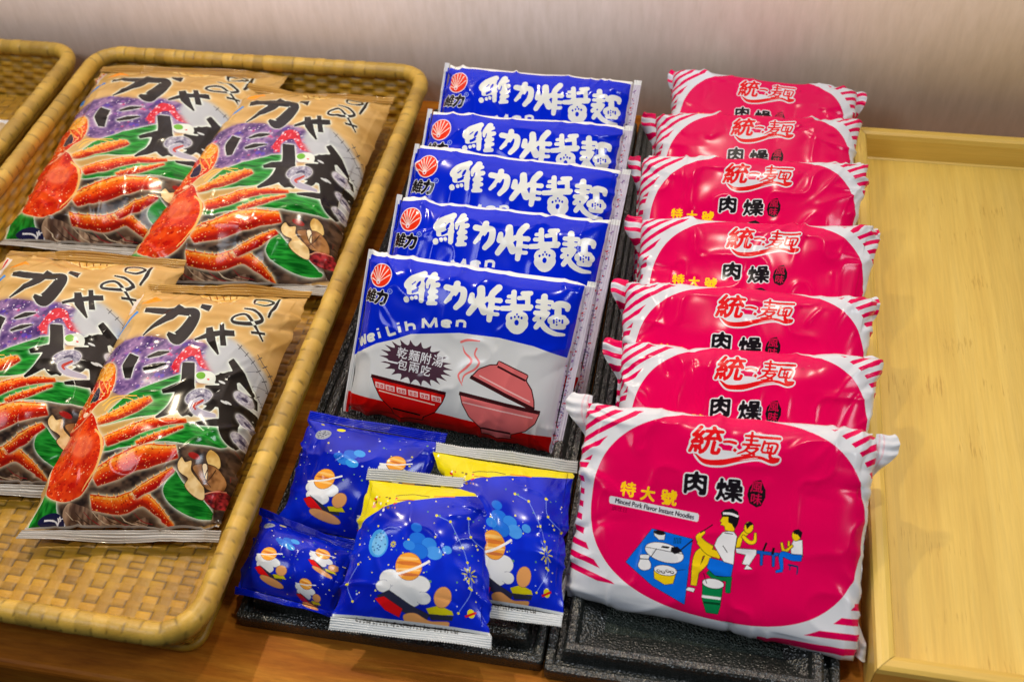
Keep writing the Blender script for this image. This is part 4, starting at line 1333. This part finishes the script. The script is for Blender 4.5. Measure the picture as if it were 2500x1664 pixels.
def rrect(x0, x1, y0, y1, r, step=.004, corner=14):
    """points of a rounded rectangle, counter-clockwise, with outward normals"""
    P, N = [], []
    for cx, cy, a0 in ((x1 - r, y0 + r, -90), (x1 - r, y1 - r, 0), (x0 + r, y1 - r, 90), (x0 + r, y0 + r, 180)):
        for a in np.linspace(a0, a0 + 90, corner):
            e = math.radians(a)
            P.append((cx + r * math.cos(e), cy + r * math.sin(e)))
            N.append((math.cos(e), math.sin(e)))
    P, N = np.array(P), np.array(N)
    Q, NN = [], []
    for i in range(len(P)):
        j = (i + 1) % len(P)
        L = np.linalg.norm(P[j] - P[i])
        k = max(1, int(round(L / step)))
        for q in range(k):
            t = q / k
            Q.append(P[i] * (1 - t) + P[j] * t)
            n = N[i] * (1 - t) + N[j] * t
            NN.append(n / np.linalg.norm(n))
    return np.array(Q), np.array(NN)


def sweep(name, path, nrm, prof, closed=False):
    """profile points (outward offset, z) swept round a closed path"""
    prof = np.array(prof, float)
    V = np.empty((len(path), len(prof), 3))
    V[..., :2] = path[:, None] + nrm[:, None] * prof[None, :, :1]
    V[..., 2] = prof[None, :, 1]
    return mesh_from(name, V.reshape(-1, 3), grid_faces(len(path), len(prof), wrap_u=True, wrap_v=closed))


# ---------------------------------------------------------------- woven baskets
BX0, BX1, BY0, BY1, BZ = -.5445, -.2425, .2210, .7485, .0455


def weave_floor():
    e = .020
    x0, x1, y0, y1 = BX0 + e, BX1 - e, BY0 + e, BY1 - e
    a, bw = .0050, .0090             # strip widths
    nx, ny = int((x1 - x0) / .0011), int((y1 - y0) / .0011)
    X, Y = np.meshgrid(np.linspace(x0, x1, nx), np.linspace(y0, y1, ny), indexing='ij')
    gx, gy = (X - x0) / bw, (Y - y0) / a
    i, j = np.floor(gx).astype(int), np.floor(gy).astype(int)
    fx, fy = gx - i, gy - j
    over = ((i + j) % 2 == 0)
    dome = lambda f: 1 - np.abs(2 * f - 1) ** 5
    bow = lambda f: np.sin(np.pi * f) ** .6
    zh = .0006 * dome(fy) * (.35 + .65 * bow(fx)) - .0006 * np.abs(2 * fy - 1) ** 8
    zv = .0005 * dome(fx) * (.35 + .65 * bow(fy)) - .0006 * np.abs(2 * fx - 1) ** 8
    Z = .006 + np.where(over, zh, zv)
    r = np.random.default_rng(1)
    th, tv = r.uniform(.74, 1.12, 400), r.uniform(.60, .98, 400)
    tone = np.where(over, th[j % 400] * (.94 + .06 * bow(fx)), tv[i % 400])
    edge = np.where(over, np.abs(2 * fy - 1), np.abs(2 * fx - 1))
    tone = tone * np.where(edge > .87, .36, 1)  # strip edges darkened: shade of the gaps put into the tone
    me = mesh_from("base", np.stack([X, Y, Z], -1), grid_faces(nx, ny), cols=tone.reshape(-1))
    return me


def weave_wall():
    P, N = rrect(BX0, BX1, BY0, BY1, .023, .0016)
    d = np.r_[0, np.cumsum(np.linalg.norm(np.diff(P, axis=0), axis=1))]
    nz = 46
    t = np.linspace(0, 1, nz)
    per = d[-1]
    st = per / round(per / .0105)
    gx = d[:, None] / st
    gy = np.broadcast_to(t[None] * 9, (len(P), nz))
    i, j = np.floor(gx).astype(int), np.floor(gy).astype(int)
    i = np.broadcast_to(i, gy.shape)
    fx, fy = np.broadcast_to(gx - np.floor(gx), gy.shape), gy - j
    h = np.where((i + j) % 2 == 0, 1, -1) * np.sin(np.pi * fx) * .0012 * (1 - np.abs(2 * fy - 1) ** 4)
    r = np.random.default_rng(2)
    tone = r.uniform(.7, 1.1, (400, 12))[i % 400, j % 12]
    tone = tone * np.where(np.abs(2 * fy - 1) > .8, .5, 1)
    out = -.018 * (1 - t[None]) ** 1.2 + .0
    Vs, Fs, Cs = [], [], []
    for k, sg in enumerate((1, -1)):
        off = out + sg * .0022 + h
        V = np.empty((len(P), nz, 3))
        V[..., :2] = P[:, None] + N[:, None] * off[..., None]
        V[..., 2] = .0025 + (BZ - .0045) * t[None]
        Vs.append(V.reshape(-1, 3))
        Fs.append(grid_faces(len(P), nz, k * len(P) * nz, sg < 0, wrap_u=True))
        Cs.append(tone.reshape(-1))
    return mesh_from("side", np.vstack(Vs), np.vstack(Fs), cols=np.concatenate(Cs))


def wrapped_rim():
    P, N = rrect(BX0, BX1, BY0, BY1, .023, .0013, 26)
    d = np.r_[0, np.cumsum(np.linalg.norm(np.diff(P, axis=0), axis=1))]
    w = .0092
    na = 20
    a = np.linspace(0, 2 * np.pi, na, endpoint=False)
    g = d[:, None] / w + .10 * np.sin(a)[None] + .25 * (a[None] / 6.283)
    wob = vnoise(d[:, None] / .03 + 0 * a, a[None] * 0 + 3.3 + 0 * d[:, None], 5)
    g = g + .5 * wob
    i, f = np.floor(g).astype(int), g - np.floor(g)
    r = np.random.default_rng(3)
    lift = r.uniform(-.0002, .0003, 999)
    R = .0062 + lift[i % 999] + .0003 * (1 - np.abs(2 * f - 1) ** 6) - .0002 * (np.abs(2 * f - 1) > .95)
    tone = r.uniform(.70, 1.12, 999)[i % 999] * np.where(np.abs(2 * f - 1) > .95, .5, 1)
    tone = tone * (.95 + .1 * vnoise(g * 7, a[None] * 2 + 0 * g, 9))
    V = np.empty((len(P), na, 3))
    V[..., :2] = P[:, None] + N[:, None] * (R * np.cos(a)[None])[..., None]
    V[..., 2] = BZ + R * np.sin(a)[None] * 1.05
    return mesh_from("rim", V, grid_faces(len(P), na, wrap_u=True, wrap_v=True), cols=tone.reshape(-1))


def lower_band():
    """darker double cane running below the rim outside"""
    P, N = rrect(BX0, BX1, BY0, BY1, .023, .004)
    Vs, Fs, Cs = [], [], []
    for q, (off, z, rr) in enumerate(((.0005, .0375, .0026), (-.0135, .0035, .003))):
        a = np.linspace(0, 2 * np.pi, 8, endpoint=False)
        V = np.empty((len(P), 8, 3))
        V[..., :2] = P[:, None] + N[:, None] * (off + rr * np.cos(a)[None])[..., None]
        V[..., 2] = z + rr * np.sin(a)[None]
        Vs.append(V.reshape(-1, 3))
        Fs.append(grid_faces(len(P), 8, q * len(P) * 8, wrap_u=True, wrap_v=True))
        Cs.append(np.full(len(P) * 8, .8))
    return mesh_from("binding", np.vstack(Vs), np.vstack(Fs), cols=np.concatenate(Cs))


bc = Vector(((BX0 + BX1) / 2, (BY0 + BY1) / 2, 0))
bask = empty("woven_basket", bc)
tag(bask, "golden woven cane basket in full view, holding the four crab snack bags", "basket", "woven cane baskets")
parts = [link("base", weave_floor(), M_WEAVE, bask), link("side", weave_wall(), M_WEAVE, bask),
         link("rim", wrapped_rim(), M_RIM, bask), link("binding", lower_band(), M_WEAVE, bask)]
b2 = bask.copy()
COL.objects.link(b2)
b2.location = bc + Vector((-.3265, 0, 0))
b2["label"] = "almost empty woven cane basket at the far left, cut off by the edge"
for c in parts:
    d = c.copy()
    COL.objects.link(d)
    d.parent = b2
# ---------------------------------------------------------------- black trays


def black_tray(x0, x1, y0, y1, label):
    t = tag(empty("lacquer_tray", ((x0 + x1) / 2, (y0 + y1) / 2, 0)), label, "tray", "black lacquer trays")
    pr = [(-.004, 0), (0, .001), (0, .0085), (-.0008, .0102), (-.0042, .0104), (-.0052, .0096), (-.0058, .0072), (-.0085, .0070), (-.0092, .0100), (-.0100, .0165), (-.0112, .0176), (-.0146, .0176), (-.0158, .0166), (-.0175, .0120), (-.030, .0058), (-.031, .0048)]
    V = []
    for d, z in pr:
        r = max(.003 + d, .0004)
        ring = []
        for cx, cy, a0 in ((x1 + d - r, y0 - d + r, -90), (x1 + d - r, y1 + d - r, 0), (x0 - d + r, y1 + d - r, 90), (x0 - d + r, y0 - d + r, 180)):
            for a_ in np.linspace(a0, a0 + 90, 6):
                ring.append((cx + r * math.cos(math.radians(a_)), cy + r * math.sin(math.radians(a_)), z))
        V.append(ring)
    V = np.array(V).transpose(1, 0, 2)
    link("rim", mesh_from("rim", V.reshape(-1, 3), grid_faces(24, len(pr), wrap_u=True), smooth=False), M_TRAY, t)
    e = .0295
    me = box_mesh("floor_panel", (x0 + e, y0 + e, .002), (x1 - e, y1 - e, .0058))
    o = link("floor_panel", me, M_TRAYF, t)
    return t


black_tray(-.2395, -.0602, .2535, .748, "black lacquer tray under the blue noodle packets and blue snack bags")
black_tray(-.0590, .0990, .2500, .748, "black hammered tray under the row of pink noodle packets")
# ---------------------------------------------------------------- bamboo tray
bt = tag(empty("bamboo_tray", (.30, .50, 0)), "empty light bamboo tray with raised rails at the right edge", "tray")
TX0, TX1, TY0, TY1, RW_, RH = .1130, .52, .2685, .7365, .0115, .031
o = link("base_board", box_mesh("base_board", (TX0 + .004, TY0 + .004, .0005), (TX1 - .004, TY1 - .004, .009)), M_BAMBOO, bt)


def rail(a, b, mt):
    """mitred rail from corner a to corner b with rounded top; inner side to the left of a->b"""
    a, b = np.array(a), np.array(b)
    d = (b - a) / np.linalg.norm(b - a)
    n = np.array([-d[1], d[0]])
    pr = [(0, .0), (0, RH - .0035), (.0010, RH - .001), (.0032, RH), (RW_ - .0045, RH), (RW_ - .0018, RH - .0012), (RW_ - .0004, RH - .0045), (RW_ + .0012, .010), (RW_ + .003, .0092)]
    V = []
    for o_, sg in ((a, 1), (b, -1)):
        for w, z in pr:
            p = o_ + n * w + d * sg * (w + .0002)
            V.append((p[0], p[1], z))
    k = len(pr)
    f = [(i, i + 1, k + i + 1, k + i) for i in range(k - 1)]
    me = mesh_from("rail", V, [q[::-1] for q in f], smooth=False)
    return link("rail", me, mt, bt)


rail((TX0, TY0), (TX1, TY0), M_BAMBOO_X)
rail((TX1, TY0), (TX1, TY1), M_BAMBOO)
rail((TX1, TY1), (TX0, TY1), M_BAMBOO_X)
rail((TX0, TY1), (TX0, TY0), M_BAMBOO)

# ---------------------------------------------------------------- packets
F_PINK = film("pink_film", art_pink(), .17, 0, .07)
F_PINK.node_tree.nodes["Principled BSDF"].inputs["Specular IOR Level"].default_value = .16
F_BLUE = film("blue_film", art_blue(), .14, 0, .07)
F_SNACK = film("snack_film", art_snack(), .17, .1, .22, 50)
F_SNACKB = film("snack_film_reverse", art_snack_back(), .17, .1, .22, 50)
F_CRAB = film("crab_film", art_crab(), .15, 0, .16, 34)


def make(kind, name, corners, seed, label, cat, group, fm):
    p = Packet(kind, *corners, seed)
    c = sum(p.c) / 4
    t = tag(empty(name, c), label, cat, group)
    p.body(fm, t)
    return p, t


nth = ["frontmost pink noodle packet, its whole stall picture showing, lowest in the pink row",
       "second pink noodle packet from the front, directly behind the one with the stall picture",
       "third pink noodle packet from the front in the pink row",
       "middle pink noodle packet of the row of seven, with its yellow characters showing",
       "third pink noodle packet from the wall, counted along the pink row",
       "second pink noodle packet from the wall, shiny crease at its right shoulder",
       "rearmost pink noodle packet, lying back against the wall"]
fins = [(.013, .003), (.010, 0), (.009, 0), (.010, 0), (.007, 0), (.009, 0), (.009, 0)]
for i, (c, lb) in enumerate(zip(PINK, nth)):
    p, t = make("pink", "noodle_packet", c, 100 + i, lb, "noodle packet", "pink noodle packets leaning in a row", F_PINK)
    a, bb = fins[i]
    p.fin("end_seal", F_PINK, t, -1, a, .001, 200 + i, i == 0)
    p.fin("end_seal", F_PINK, t, 1, a * .85, bb, 300 + i, i == 0)
nth = ["frontmost blue noodle packet, its red and pink bowls fully showing",
       "second blue noodle packet from the front, just behind the one showing bowls",
       "middle blue noodle packet of the row of five",
       "second blue noodle packet from the wall, least of its face showing",
       "rearmost blue noodle packet, nearest the wall"]
for i, (c, lb) in enumerate(zip(BLUE, nth)):
    p, t = make("blue", "noodle_packet", c, 400 + i, lb, "noodle packet", "blue noodle packets leaning in a row", F_BLUE)
    p.seal("side_seal", F_BLUE, t, 's', .955, 1.03, 3, 0, .0012, .0003)
    p.seal("side_seal", F_BLUE, t, 's', -.955, -1.0, 3, 0, .0008, .0003)
nth = ["front right crab snack bag, lying over the bag behind it, beside the basket rim",
       "rear right crab snack bag, its silver lower edge tucked under the front right bag",
       "rear left crab snack bag at the back of the basket, partly covered on its right",
       "front left crab snack bag, cut off by the left edge of the photo"]
for i, (c, lb) in enumerate(zip(CRAB, nth)):
    p, t = make("crab", "snack_bag", c, 500 + i, lb, "snack bag", "gold crab snack bags in the basket", F_CRAB)
    p.seal("bottom_seal", F_CRAB, t, 't', -.93, -1.0, 4, 0, .003, .0005)
    p.seal("top_seal", F_CRAB, t, 't', .93, 1.0, 4, 0, .003, .0005)
nth = ["blue snack bag without banner, propped against the bowls packet",
       "front centre blue snack bag with yellow banner, its pale lower edge over the counter",
       "yellow-bannered blue snack bag beside the tray divider, partly behind the front centre bag",
       "small crumpled blue snack bag lying lowest at the left tray corner"]
for i, (c, lb) in enumerate(zip(SNACK, nth)):
    fm = F_SNACKB if i in (0, 3) else F_SNACK
    p, t = make("snack", "snack_bag", c, 600 + i, lb, "snack bag", "small blue snack bags in the tray", fm)
    p.seal("bottom_seal", fm, t, 't', -.86, -1.0, 5, 62, .0022, .0004)
    p.seal("top_seal", fm, t, 't', .86, 1.0, 5, 62, .0022, .0004)

# kraft bag lying in the far left basket
kp = Packet("crab", (-.73, .685, .024), (-.586, .672, .022), (-.582, .45, .015), (-.74, .45, .015), 77)
kt = tag(empty("snack_bag", sum(kp.c) / 4), "plain beige bag with a white seal lying in the far left basket", "snack bag")
kp.body(M_KRAFT, kt)
kp.seal("top_seal", mat("white_seal", (.75, .75, .76), .35)[0], kt, 't', .93, 1.0, 4, 0, .002, .0005)
